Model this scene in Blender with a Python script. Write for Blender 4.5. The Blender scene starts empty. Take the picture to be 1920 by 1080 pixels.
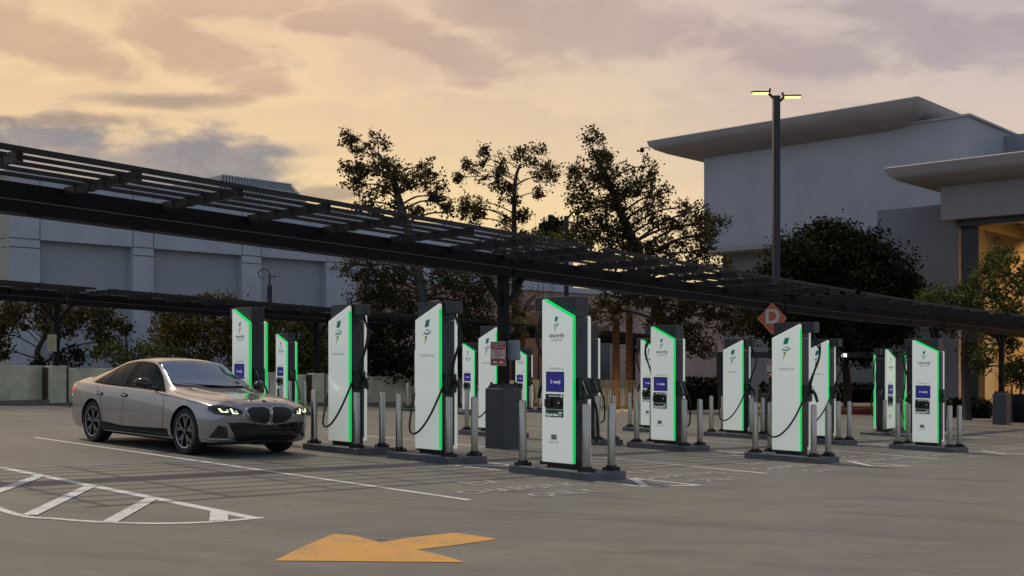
import bpy, bmesh, math, random
from mathutils import Vector, Matrix, noise
from mathutils.bvhtree import BVHTree
R = math.radians
PI = math.pi
random.seed(7)
SC = bpy.context.scene
COL = SC.collection

# ------------------------------------------------------------------ camera
CAMH = 1.35
FPX = 2016.0
cd = bpy.data.cameras.new('camera')
cam = bpy.data.objects.new('camera', cd); COL.objects.link(cam)
cam.location = (0, 0, CAMH); cam.rotation_euler = (R(90), 0, 0)
cd.sensor_width = 36; cd.lens = FPX / 1920 * 36
cd.shift_y = 122 / 1920
cd.clip_end = 2000; cd.clip_start = 0.05
SC.camera = cam
SC.view_settings.view_transform = 'Standard'; SC.view_settings.look = 'None'
SC.view_settings.gamma = 1; SC.view_settings.exposure = 0
try: SC.view_settings.use_curve_mapping = False
except Exception: pass
SC.cycles.max_bounces = 5; SC.cycles.diffuse_bounces = 3; SC.cycles.glossy_bounces = 3
SC.cycles.transparent_max_bounces = 6; SC.cycles.caustics_reflective = False; SC.cycles.caustics_refractive = False
SC.cycles.use_denoising = True; SC.cycles.sample_clamp_indirect = 4

def lin(c):
    return tuple(((v / 255) / 12.92 if v <= 10 else (((v / 255) + .055) / 1.055) ** 2.4) for v in c)

# ------------------------------------------------------------------ sky
W = bpy.data.worlds.new('World'); SC.world = W; W.use_nodes = True
wt = W.node_tree; wt.nodes.clear()
class G:
    """small helper that writes node maths as expressions"""
    def __init__(s, t): s.t = t
    def put(s, sock, v):
        if hasattr(v, 'is_output'): s.t.links.new(v, sock)
        else:
            try: sock.default_value = v
            except Exception: sock.default_value = (*v, 1)
    def m(s, op, a, b=None, c=None, clamp=False):
        n = s.t.nodes.new('ShaderNodeMath'); n.operation = op; n.use_clamp = clamp
        for i, v in enumerate((a, b, c)):
            if v is not None: s.put(n.inputs[i], v)
        return n.outputs[0]
    def ss(s, x, lo, hi, a=0., b=1.):
        n = s.t.nodes.new('ShaderNodeMapRange'); n.interpolation_type = 'SMOOTHSTEP'
        for k, v in (('Value', x), ('From Min', lo), ('From Max', hi), ('To Min', a), ('To Max', b)): s.put(n.inputs[k], v)
        return n.outputs[0]
    def mix(s, f, a, b, mode='MIX'):
        n = s.t.nodes.new('ShaderNodeMix'); n.data_type = 'RGBA'; n.blend_type = mode
        s.put(n.inputs[0], f); s.put(n.inputs[6], a if hasattr(a, 'is_output') else (*a, 1)); s.put(n.inputs[7], b if hasattr(b, 'is_output') else (*b, 1))
        return n.outputs[2]
    def xyz(s, a, b, c):
        n = s.t.nodes.new('ShaderNodeCombineXYZ')
        for i, v in enumerate((a, b, c)): s.put(n.inputs[i], v)
        return n.outputs[0]
    def noise(s, vec, sc, det=4, rough=.5, dist=0.):
        n = s.t.nodes.new('ShaderNodeTexNoise')
        if vec is not None: s.put(n.inputs['Vector'], vec)
        n.inputs['Scale'].default_value = sc; n.inputs['Detail'].default_value = det
        n.inputs['Roughness'].default_value = rough; n.inputs['Distortion'].default_value = dist
        return n.outputs[0]
g = G(wt)
tc = wt.nodes.new('ShaderNodeTexCoord')
sx = wt.nodes.new('ShaderNodeSeparateXYZ'); wt.links.new(tc.outputs['Generated'], sx.inputs[0])
dx, dy, dz = sx.outputs
yy = g.m('MAXIMUM', dy, .12)
ax = g.m('DIVIDE', dx, yy); el = g.m('DIVIDE', dz, yy)
L_ = lambda r, gg, b: lin((r, gg, b))
n_big = g.noise(g.xyz(g.m('MULTIPLY', ax, 2.2), g.m('MULTIPLY', el, 5.0), 3.1), 1.6, 6, .55, .35)
n_str = g.noise(g.xyz(g.m('MULTIPLY_ADD', ax, 1.5, g.m('MULTIPLY', el, 1.2)), g.m('MULTIPLY', el, 9.0), 8.7), 2.2, 7, .6, .2)
n_fine = g.noise(g.xyz(g.m('MULTIPLY', ax, 6.), g.m('MULTIPLY', el, 14.), 1.7), 2.0, 6, .6, .4)
side = g.ss(ax, -.45, .5)
low = g.mix(side, L_(252, 219, 158), L_(226, 202, 178))
high = g.mix(side, L_(240, 204, 162), L_(200, 186, 182))
base = g.mix(g.ss(el, .08, .36), low, high)
glow = g.m('MULTIPLY', g.ss(el, .28, .05), g.ss(g.m('ABSOLUTE', g.m('SUBTRACT', ax, .02)), .38, .0))
base = g.mix(g.m('MULTIPLY', glow, .55), base, L_(250, 218, 150))
cmask = g.m('MULTIPLY', g.ss(g.m('ADD', n_big, g.m('MULTIPLY', g.m('SUBTRACT', n_fine, .5), .22)), .47, .56), g.ss(el, .13, .27))
cloudc = g.mix(side, L_(200, 166, 148), L_(164, 152, 162))
c1 = g.mix(g.m('MULTIPLY', cmask, .28), base, cloudc)
c1 = g.mix(g.m('MULTIPLY', g.ss(n_str, .52, .72), .16), c1, g.mix(side, L_(200, 168, 140), L_(178, 164, 164)))
def blob(cx, cy, rx, ry, soft=.55):
    a = g.m('DIVIDE', g.m('SUBTRACT', ax, cx), rx); b = g.m('DIVIDE', g.m('SUBTRACT', el, cy), ry)
    d = g.m('SQRT', g.m('ADD', g.m('MULTIPLY', a, a), g.m('MULTIPLY', b, b)))
    d = g.m('ADD', d, g.m('MULTIPLY', g.m('SUBTRACT', n_fine, .5), 2.1))
    return g.ss(d, 1.25, soft)
def soft(cx, cy, rx, ry, sk=.25):
    px_, py_ = (cx - 960) / 2016, (662 - cy) / 2016; rx /= 2016; ry /= 2016
    u_ = g.m('SUBTRACT', ax, px_); v_ = g.m('MULTIPLY_ADD', u_, sk, g.m('SUBTRACT', el, py_))
    a = g.m('DIVIDE', u_, rx); b = g.m('DIVIDE', v_, ry)
    d = g.m('SQRT', g.m('ADD', g.m('MULTIPLY', a, a), g.m('MULTIPLY', b, b)))
    d = g.m('ADD', d, g.m('ADD', g.m('MULTIPLY', g.m('SUBTRACT', n_fine, .5), 3.0), g.m('MULTIPLY', g.m('SUBTRACT', n_big, .5), 2.2)))
    return g.ss(d, 1.35, .45)
sc_ = None
for P_ in ((110, 85, 125, 42, .3), (20, 60, 60, 40, .1), (370, 85, 150, 55, .35), (600, 45, 75, 22, .1), (790, 85, 155, 42, .4), (420, 10, 140, 40, 0), (930, 20, 120, 34, .1), (1130, 55, 200, 55, .1), (1500, 105, 165, 42, .15), (1800, 60, 230, 55, .1), (1640, 20, 120, 26, 0)):
    m_ = soft(*P_); sc_ = m_ if sc_ is None else g.m('MAXIMUM', sc_, m_)
c1 = g.mix(g.m('MULTIPLY', sc_, g.ss(n_big, .25, .5, .5, .85)), c1, g.mix(side, L_(204, 168, 140), L_(172, 158, 162)))
# grey cloud banks low on the left
bank = g.m('MAXIMUM', blob(-.455, .180, .135, .040), blob(-.325, .170, .115, .036))
bank = g.m('MAXIMUM', bank, blob(-.24, .188, .07, .010, .2))
c1 = g.mix(g.m('MULTIPLY', bank, .95), c1, g.mix(g.ss(n_fine, .35, .65), L_(138, 133, 138), L_(176, 160, 148)))
st = g.m('MAXIMUM', blob(-.32, .235, .075, .008, .2), blob(-.41, .217, .08, .008, .2))
st = g.m('MAXIMUM', st, blob(-.17, .148, .03, .008, .2))
c1 = g.mix(g.m('MULTIPLY', st, .75), c1, L_(160, 140, 124))
# the rest of the dome: lavender zenith, blue dusk behind the camera, brightened to light facing surfaces
zen = g.mix(g.ss(dz, .25, .95), c1, L_(132, 132, 156))
back = g.mix(g.ss(dz, .0, .8), L_(172, 184, 200), L_(146, 156, 180))
sky = g.mix(g.ss(dy, .02, .78), back, zen)
sky = g.mix(g.ss(dz, -.02, -.2), sky, L_(90, 84, 80))
# the physical sky adds its own dusk light
nis = wt.nodes.new('ShaderNodeTexSky'); nis.sky_type = 'NISHITA'; nis.sun_disc = False
SUN_EL, SUN_AZ = R(60), R(-46)
nis.sun_elevation = SUN_EL; nis.sun_rotation = SUN_AZ
bgs = wt.nodes.new('ShaderNodeBackground'); wt.links.new(nis.outputs[0], bgs.inputs[0]); bgs.inputs[1].default_value = .004
bgc = wt.nodes.new('ShaderNodeBackground'); wt.links.new(sky, bgc.inputs[0]); bgc.inputs[1].default_value = 1.0
addn = wt.nodes.new('ShaderNodeAddShader'); wo = wt.nodes.new('ShaderNodeOutputWorld')
wt.links.new(bgs.outputs[0], addn.inputs[0]); wt.links.new(bgc.outputs[0], addn.inputs[1]); wt.links.new(addn.outputs[0], wo.inputs[0])

# ------------------------------------------------------------------ the low warm light over the deck
sd = bpy.data.lights.new('sun', 'SUN'); so = bpy.data.objects.new('sun', sd); COL.objects.link(so)
sd.energy = 2.3; sd.angle = R(1.2); sd.color = (1, .88, .68)
ldir = Vector((math.sin(SUN_AZ) * math.cos(SUN_EL), math.cos(SUN_AZ) * math.cos(SUN_EL), math.sin(SUN_EL)))
so.rotation_euler = ldir.to_track_quat('Z', 'Y').to_euler()
so.location = (0, 0, 30)

# ------------------------------------------------------------------ site frame
TH = .75636; CT, ST = math.cos(TH), math.sin(TH)
SX, TY = .03076, .0223
def sstep(x, a, b):
    t = max(0, min(1, (x - a) / (b - a))); return t * t * (3 - 2 * t)
def lot(v, u, z=0.): return Vector((v * CT + u * ST, -v * ST + u * CT, z))
def uv(x, y): return (x * CT - y * ST, x * ST + y * CT)      # -> v, u
def gz(x, y):
    yc = min(y, 70) if y > -20 else -20
    xc = max(-60, min(60, x))
    z = -SX * xc - TY * yc
    v, u = uv(x, y)
    return z + .16 * sstep(u, 27, 41) * sstep(v, -32, -18)
def gl(v, u): p = lot(v, u); return gz(p.x, p.y)
def W3(px, py, Z): return Vector(((px - 960) / FPX * Z, Z, CAMH + (662 - py) / FPX * Z))
def onground(px, py):
    z = 10.
    for _ in range(40):
        x = (px - 960) / FPX * z
        z = z * .5 + .5 * (CAMH - gz(x, z)) * FPX / (py - 662)
    return Vector(((px - 960) / FPX * z, z, 0))
Rz = -TH

# ------------------------------------------------------------------ materials
MATS = {}
def mat(name, col, rough=.6, metal=0., spec=.5, emit=None, es=0., var=0., vs=3., bump=0., bs=40., coat=0., col2=None, trans=0., alpha=1., vdet=4):
    if name in MATS: return MATS[name]
    m = bpy.data.materials.new(name); m.use_nodes = True; t = m.node_tree
    b = t.nodes['Principled BSDF']; q = G(t)
    b.inputs['Base Color'].default_value = (*col, 1); b.inputs['Roughness'].default_value = rough
    b.inputs['Metallic'].default_value = metal; b.inputs['Specular IOR Level'].default_value = spec
    b.inputs['Coat Weight'].default_value = coat; b.inputs['Coat Roughness'].default_value = .05
    if trans: b.inputs['Transmission Weight'].default_value = trans
    if alpha < 1: b.inputs['Alpha'].default_value = alpha
    if emit: b.inputs['Emission Color'].default_value = (*emit, 1); b.inputs['Emission Strength'].default_value = es
    if var or bump:
        tcn = t.nodes.new('ShaderNodeTexCoord')
        if var:
            nz = q.noise(tcn.outputs['Object'], vs, vdet, .6)
            c2 = col2 or tuple(v * (1 - var) for v in col)
            t.links.new(q.mix(q.ss(nz, .35, .65), col, c2), b.inputs['Base Color'])
            r2 = q.ss(nz, .3, .7, min(1, rough + .08), max(0.02, rough - .06)); t.links.new(r2, b.inputs['Roughness'])
        if bump:
            bn = t.nodes.new('ShaderNodeBump'); bn.inputs['Strength'].default_value = bump; bn.inputs['Distance'].default_value = .02
            t.links.new(q.noise(tcn.outputs['Object'], bs, 5, .65), bn.inputs['Height']); t.links.new(bn.outputs[0], b.inputs['Normal'])
    MATS[name] = m; return m

def concrete_mat():
    m = bpy.data.materials.new('deck_concrete'); m.use_nodes = True; t = m.node_tree; q = G(t); b = t.nodes['Principled BSDF']
    tcn = t.nodes.new('ShaderNodeTexCoord'); ob = tcn.outputs['Object']
    mp = t.nodes.new('ShaderNodeMapping'); t.links.new(ob, mp.inputs[0]); mp.inputs['Rotation'].default_value = (0, 0, TH)
    mp.inputs['Scale'].default_value = (.35, 1.0, 1)
    n1 = q.noise(mp.outputs[0], .35, 6, .6, .3); n2 = q.noise(mp.outputs[0], 2.2, 7, .65, .5)
    n3 = q.noise(ob, 28, 4, .7); n4 = q.noise(ob, 150, 2, .6); n5 = q.noise(mp.outputs[0], .9, 6, .7, 1.2)
    c = q.mix(q.ss(n1, .35, .66), (.180, .168, .138), (.145, .138, .124))
    c = q.mix(q.m('MULTIPLY', q.ss(n2, .42, .62), .65), c, (.135, .124, .112))
    c = q.mix(q.m('MULTIPLY', q.ss(n5, .60, .72), .5), c, (.235, .21, .165))
    c = q.mix(q.m('MULTIPLY', q.ss(n3, .52, .70), .45), c, (.09, .083, .076))
    c = q.mix(q.m('MULTIPLY', q.ss(n4, .55, .72), .5), c, (.10, .09, .085))
    n6 = q.noise(mp.outputs[0], 7.5, 5, .75, .8)
    c = q.mix(q.m('MULTIPLY', q.ss(n6, .46, .66), .42), c, (.112, .102, .090))
    c = q.mix(q.m('MULTIPLY', q.ss(n6, .44, .30), .30), c, (.255, .235, .195))
    # oil drops: small dark cells
    vo = t.nodes.new('ShaderNodeTexVoronoi'); t.links.new(ob, vo.inputs['Vector']); vo.inputs['Scale'].default_value = .9
    vo2 = t.nodes.new('ShaderNodeTexVoronoi'); t.links.new(ob, vo2.inputs['Vector']); vo2.inputs['Scale'].default_value = .33
    st_ = q.ss(q.m('ADD', vo2.outputs['Distance'], q.m('MULTIPLY', n3, .25)), .34, .16)
    c = q.mix(q.m('MULTIPLY', st_, q.m('MULTIPLY', q.ss(n2, .35, .6), .45)), c, (.07, .064, .06))
    spot = q.m('MULTIPLY', q.ss(vo.outputs['Distance'], .06, .02), q.ss(q.noise(ob, 1.1, 2), .42, .52))
    c = q.mix(q.m('MULTIPLY', spot, .8), c, (.035, .03, .028))
    # fine cracks / drag marks
    wv = t.nodes.new('ShaderNodeTexVoronoi'); wv.feature = 'DISTANCE_TO_EDGE'; wv.inputs['Scale'].default_value = .16
    add = t.nodes.new('ShaderNodeVectorMath'); add.operation = 'ADD'; t.links.new(ob, add.inputs[0])
    nc = t.nodes.new('ShaderNodeTexNoise'); nc.inputs['Scale'].default_value = .8; nc.inputs['Detail'].default_value = 6; t.links.new(ob, nc.inputs['Vector'])
    t.links.new(nc.outputs['Color'], add.inputs[1]); t.links.new(add.outputs[0], wv.inputs['Vector'])
    crack = q.ss(wv.outputs['Distance'], .0035, .0008)
    c = q.mix(q.m('MULTIPLY', crack, .22), c, (.09, .08, .075))
    wt_ = t.nodes.new('ShaderNodeTexWave'); wt_.wave_type = 'BANDS'; wt_.bands_direction = 'Y'; wt_.inputs['Scale'].default_value = .22; wt_.inputs['Distortion'].default_value = 5.; wt_.inputs['Detail'].default_value = 3; wt_.inputs['Detail Scale'].default_value = .35
    t.links.new(mp.outputs[0], wt_.inputs['Vector'])
    c = q.mix(q.m('MULTIPLY', q.ss(wt_.outputs['Fac'], .80, .97), q.m('MULTIPLY', q.ss(n2, .35, .6), .28)), c, (.075, .07, .066))
    t.links.new(c, b.inputs['Base Color']); t.links.new(q.ss(n2, .3, .7, .62, .48), b.inputs['Roughness'])
    b.inputs['Specular IOR Level'].default_value = .35
    bn = t.nodes.new('ShaderNodeBump'); bn.inputs['Strength'].default_value = .25; bn.inputs['Distance'].default_value = .01
    t.links.new(q.m('ADD', q.m('MULTIPLY', n3, .5), n4), bn.inputs['Height']); t.links.new(bn.outputs[0], b.inputs['Normal'])
    return m
CONC = concrete_mat()
def paint_mat(name, col, wear=.5):
    m = bpy.data.materials.new(name); m.use_nodes = True; t = m.node_tree; q = G(t); b = t.nodes['Principled BSDF']
    ob = t.nodes.new('ShaderNodeTexCoord').outputs['Object']
    w = q.ss(q.m('ADD', q.m('MULTIPLY', q.noise(ob, 3, 5, .7), .4), q.m('MULTIPLY', q.noise(ob, 38, 4, .8), .6)), .49, .62)
    t.links.new(q.mix(q.m('MULTIPLY', w, wear), col, (.2, .18, .15)), b.inputs['Base Color']); b.inputs['Roughness'].default_value = .6
    return m
LINEW = paint_mat('white_line_paint', (.60, .60, .58), .8); LINEY = paint_mat('yellow_arrow_paint', (.58, .29, .055), .75)
FAINT = paint_mat('faded_letter_paint', (.34, .34, .34), .8)
PADM = mat('pad_grey_paint', (.115, .125, .14), .6, var=.3, vs=5, bump=.2)
STEELD = mat('dark_painted_steel', (.008, .0055, .008), .6, spec=.2, var=.3, vs=2)
STEELS = mat('slat_steel', (.026, .021, .020), .55, spec=.3, var=.3, vs=2)
LIPM = mat('lip_steel_highlight', (.10, .075, .08), .5)  # light caught along the beam ledge, painted as a paler strip
PEDM = mat('grey_pedestal_paint', (.062, .064, .075), .5, var=.2, vs=3)
CBODY = mat('charcoal_cabinet', (.028, .028, .036), .38, var=.15, vs=4)
CBLACK = mat('black_plastic', (.010, .010, .012), .35)
RUBBER = mat('black_rubber', (.008, .008, .009), .55)
WHITE = mat('glossy_white_panel_glow', (.74, .80, .77), .16, spec=.6, emit=(.74, .77, .65), es=.33, coat=.5)  # added glow brightens the panels, which are no lamps
GREEN = mat('green_light_strip', (.0, .5, .12), .4, emit=(.0, .62, .11), es=.75)
SCREEN = mat('blue_screen', (.01, .01, .08), .15, emit=(.022, .02, .20), es=.55)
TEAL = mat('teal_print', (.012, .33, .29), .4); LIME = mat('lime_print', (.30, .55, .03), .4)
INK = mat('dark_print', (.03, .03, .035), .5); GINK = mat('grey_print', (.3, .32, .32), .5)
LETW = mat('white_print', (.75, .75, .75), .5, emit=(.8, .8, .8), es=.25)
GREENP = mat('green_label', (.0, .12, .06), .4)
REDP = mat('red_print', (.42, .015, .02), .45)
INOX = mat('brushed_stainless', (.42, .39, .36), .20, metal=1)
ORANGE = mat('orange_sign_face', (.75, .22, .09), .45, var=.2, vs=4)
SIGNW = mat('sign_white', (.6, .58, .55), .5)
PAPER = mat('pale_yellow_notice', (.42, .40, .24), .6)
STUC = mat('pale_grey_plaster', (.41, .445, .50), .8, var=.12, vs=.5, bump=.3, bs=25)
STONE = mat('ribbed_stone_panel', (.34, .37, .41), .85, var=.16, vs=9, bump=1, bs=14)
STUW = mat('warm_plaster', (.42, .29, .25), .8, var=.2, vs=.4, bump=.3, bs=25)
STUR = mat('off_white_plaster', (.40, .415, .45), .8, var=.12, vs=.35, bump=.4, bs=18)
EAVE = mat('pale_eave_plaster', (.34, .31, .30), .7, var=.12, vs=.5)
DARKW = mat('dark_bronze_metal', (.012, .012, .018), .4)
GLASSD = mat('dark_window_glass', (.012, .012, .016), .12)
WALLC = mat('parapet_concrete', (.60, .59, .42), .8, var=.4, vs=1.2, bump=.4, bs=14, col2=(.40, .39, .28))
FENCEM = mat('mustard_painted_fence', (.42, .31, .12), .6, var=.2)
TRUNK = mat('dark_bark', (.06, .045, .038), .9, var=.4, vs=8, bump=.8, bs=25)
TRUNKP = mat('pale_mottled_bark', (.15, .12, .11), .9, var=.5, vs=6, bump=.5, bs=25)
PALMB = mat('shaggy_palm_bark', (.16, .085, .045), .9, var=.6, vs=12, bump=1, bs=22)

# ------------------------------------------------------------------ mesh helpers
class MB:
    def __init__(s): s.v = []; s.f = []; s.mi = []; s.cur = 0
    def add(s, vs, fs, M=None):
        o = len(s.v)
        s.v += [tuple(M @ Vector(p)) if M is not None else tuple(p) for p in vs]
        s.f += [tuple(i + o for i in q) for q in fs]; s.mi += [s.cur] * len(fs); return s
    def box(s, x0, x1, y0, y1, z0, z1, M=None):
        return s.add([(x0, y0, z0), (x1, y0, z0), (x1, y1, z0), (x0, y1, z0), (x0, y0, z1), (x1, y0, z1), (x1, y1, z1), (x0, y1, z1)],
                     [(3, 2, 1, 0), (4, 5, 6, 7), (0, 1, 5, 4), (1, 2, 6, 5), (2, 3, 7, 6), (3, 0, 4, 7)], M)
    def prism(s, poly, y0, y1, M=None):
        """poly in (x,z), extruded along y"""
        n = len(poly)
        vs = [(p[0], y0, p[1]) for p in poly] + [(p[0], y1, p[1]) for p in poly]
        fs = [tuple(range(n)), tuple(range(2 * n - 1, n - 1, -1))] + [(i, i + n, (i + 1) % n + n, (i + 1) % n) for i in range(n)]
        return s.add(vs, fs, M)
    def flat(s, poly, z0, z1, M=None):
        """poly in (x,y), extruded along z"""
        n = len(poly)
        vs = [(p[0], p[1], z0) for p in poly] + [(p[0], p[1], z1) for p in poly]
        fs = [tuple(range(n - 1, -1, -1)), tuple(range(n, 2 * n))] + [(i, (i + 1) % n, (i + 1) % n + n, i + n) for i in range(n)]
        return s.add(vs, fs, M)
    def lathe(s, prof, seg=20, M=None, cap=True):
        vs = []; fs = []
        for r, z in prof:
            for k in range(seg):
                a = 2 * PI * k / seg; vs.append((r * math.cos(a), r * math.sin(a), z))
        for i in range(len(prof) - 1):
            for k in range(seg):
                k2 = (k + 1) % seg; fs.append((i * seg + k, i * seg + k2, (i + 1) * seg + k2, (i + 1) * seg + k))
        if cap and prof[0][0] > 1e-4: fs.append(tuple(range(seg - 1, -1, -1)))
        if cap and prof[-1][0] > 1e-4: fs.append(tuple((len(prof) - 1) * seg + k for k in range(seg)))
        return s.add(vs, fs, M)
    def tube(s, pts, rad, seg=8, smooth=0):
        pts = [Vector(p) for p in pts]
        if smooth: pts = cr(pts, smooth)
        n = len(pts); rs = rad if isinstance(rad, (list, tuple)) else [rad] * n
        if len(rs) != n: rs = [rs[min(len(rs) - 1, 0)] + (rs[-1] - rs[0]) * i / (n - 1) for i in range(n)]
        vs = []; fs = []; up = Vector((0, 0, 1)); prev = None
        for i, p in enumerate(pts):
            t = (pts[min(i + 1, n - 1)] - pts[max(i - 1, 0)]).normalized()
            if prev is None:
                a = t.cross(up)
                if a.length < .05: a = t.cross(Vector((1, 0, 0)))
            else: a = prev - t * prev.dot(t)
            a.normalize(); prev = a; b = t.cross(a)
            for k in range(seg):
                w = 2 * PI * k / seg; vs.append(p + (a * math.cos(w) + b * math.sin(w)) * rs[i])
        for i in range(n - 1):
            for k in range(seg):
                k2 = (k + 1) % seg; fs.append((i * seg + k, i * seg + k2, (i + 1) * seg + k2, (i + 1) * seg + k))
        fs.append(tuple(range(seg - 1, -1, -1))); fs.append(tuple((n - 1) * seg + k for k in range(seg)))
        return s.add(vs, fs)
    def build(s, name, m, parent=None, loc=(0, 0, 0), rz=0, org=None, smooth=False, bevel=0, drape=False):
        vs = s.v
        if org is not None: vs = [(x - org[0], y - org[1], z - org[2]) for x, y, z in vs]
        me = bpy.data.meshes.new(name); me.from_pydata([tuple(v) for v in vs], [], s.f); me.update()
        for mm in (m if isinstance(m, (list, tuple)) else [m]): me.materials.append(mm)
        if isinstance(m, (list, tuple)): me.polygons.foreach_set('material_index', s.mi)
        bm = bmesh.new(); bm.from_mesh(me); bmesh.ops.recalc_face_normals(bm, faces=bm.faces); bm.to_mesh(me); bm.free()
        if smooth: me.shade_smooth(); me.set_sharp_from_angle(angle=R(42))
        o = bpy.data.objects.new(name, me); COL.objects.link(o); o.location = loc; o.rotation_euler = (0, 0, rz)
        if parent is not None: o.parent = parent
        if bevel:
            b = o.modifiers.new('edge', 'BEVEL'); b.width = bevel; b.segments = 2; b.limit_method = 'ANGLE'; b.angle_limit = R(50)
        return o
def cr(pts, k):
    out = []; n = len(pts)
    for i in range(n - 1):
        p0, p1, p2, p3 = pts[max(i - 1, 0)], pts[i], pts[i + 1], pts[min(i + 2, n - 1)]
        for j in range(k):
            t = j / k
            out.append(.5 * ((2 * p1) + (p2 - p0) * t + (2 * p0 - 5 * p1 + 4 * p2 - p3) * t * t + (3 * p1 - p0 - 3 * p2 + p3) * t ** 3))
    out.append(pts[-1]); return out
def tag(o, label=None, cat=None, group=None, kind=None):
    if label: o['label'] = label
    if cat: o['category'] = cat
    if group: o['group'] = group
    if kind: o['kind'] = kind
    return o
def thing(name, label, cat, loc=(0, 0, 0), rz=0, group=None, kind=None):
    o = bpy.data.objects.new(name, None); COL.objects.link(o); o.location = loc; o.rotation_euler = (0, 0, rz)
    o.empty_display_size = .2
    return tag(o, label, cat, group, kind)
def clone(o, parent=None):
    c = o.copy(); COL.objects.link(c)
    if parent is not None: c.parent = parent
    for ch in list(o.children): clone(ch, c)
    return c
def text_mb(mb, body, size, M, align='CENTER', bold=0., line=1.0):
    cu = bpy.data.curves.new('lettering', 'FONT'); cu.body = body; cu.size = size; cu.align_x = align; cu.align_y = 'CENTER'
    cu.offset = bold; cu.space_line = line; cu.resolution_u = 3 if size < .3 else 10
    o = bpy.data.objects.new('lettering', cu); COL.objects.link(o)
    dg = bpy.context.evaluated_depsgraph_get(); me = bpy.data.meshes.new_from_object(o.evaluated_get(dg))
    mb.add([v.co[:] for v in me.vertices], [tuple(p.vertices) for p in me.polygons], M)
    bpy.data.objects.remove(o); bpy.data.meshes.remove(me); bpy.data.curves.remove(cu)
# text standing upright on a face whose normal is -y
UPR = Matrix.Rotation(R(90), 4, 'X')

# ------------------------------------------------------------------ ground
def build_ground():
    xs = sorted(set([-400, -250, -150, -100, -60] + list(range(-50, 51, 2)) + [60, 80, 120, 200, 400]))
    ys = sorted(set([-300, -150, -80, -40, -20, -10, -5] + list(range(-2, 72, 2)) + [80, 100, 140, 200, 300, 500, 900]))
    vs = [(x, y, gz(x, y)) for y in ys for x in xs]; nx = len(xs)
    fs = [(j * nx + i, j * nx + i + 1, (j + 1) * nx + i + 1, (j + 1) * nx + i) for j in range(len(ys) - 1) for i in range(nx - 1)]
    m = MB(); m.add(vs, fs); o = m.build('parking_deck', CONC)
    tag(o, kind='structure'); return o
GROUND = build_ground()
def on_lot(mb, poly, lift=.004, step=1.5):
    """lay a flat polygon, given in (v,u), on the deck; cut so that it follows the slope"""
    bm = bmesh.new(); bm.faces.new([bm.verts.new((p[0], p[1], 0)) for p in poly])
    vs = [p[0] for p in poly]; us = [p[1] for p in poly]
    for axis, lo, hi in ((0, min(vs), max(vs)), (1, min(us), max(us))):
        k = math.ceil(lo / step) * step
        while k < hi:
            co = [0, 0, 0]; no = [0, 0, 0]; co[axis] = k; no[axis] = 1
            bmesh.ops.bisect_plane(bm, geom=bm.verts[:] + bm.edges[:] + bm.faces[:], plane_co=co, plane_no=no); k += step
    bm.verts.ensure_lookup_table(); bm.verts.index_update()
    out = []
    for w in bm.verts:
        p = lot(w.co.x, w.co.y); out.append((p.x, p.y, gtri(p.x, p.y) + lift))
    fs = [[w.index for w in f.verts] for f in bm.faces]
    for f in fs:
        a, b, c = (Vector(out[f[0]]), Vector(out[f[1]]), Vector(out[f[2]]))
        if (b - a).cross(c - a).z < 0: f.reverse()
    mb.add(out, fs); bm.free()
GB = BVHTree.FromPolygons([v.co[:] for v in GROUND.data.vertices], [tuple(p.vertices) for p in GROUND.data.polygons])
def gtri(x, y):
    h = GB.ray_cast(Vector((x, y, 50)), Vector((0, 0, -1)))
    return h[0].z if h[0] else gz(x, y)
def strip(mb, v0, u0, v1, u1, w=.1, lift=.004):
    d = Vector((v1 - v0, u1 - u0)).normalized(); n = Vector((-d.y, d.x)) * w / 2
    on_lot(mb, [(v0 + n.x, u0 + n.y), (v1 + n.x, u1 + n.y), (v1 - n.x, u1 - n.y), (v0 - n.x, u0 - n.y)], lift)
def marking(name, mb, m): return mb.build(name, m, GROUND)
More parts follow.
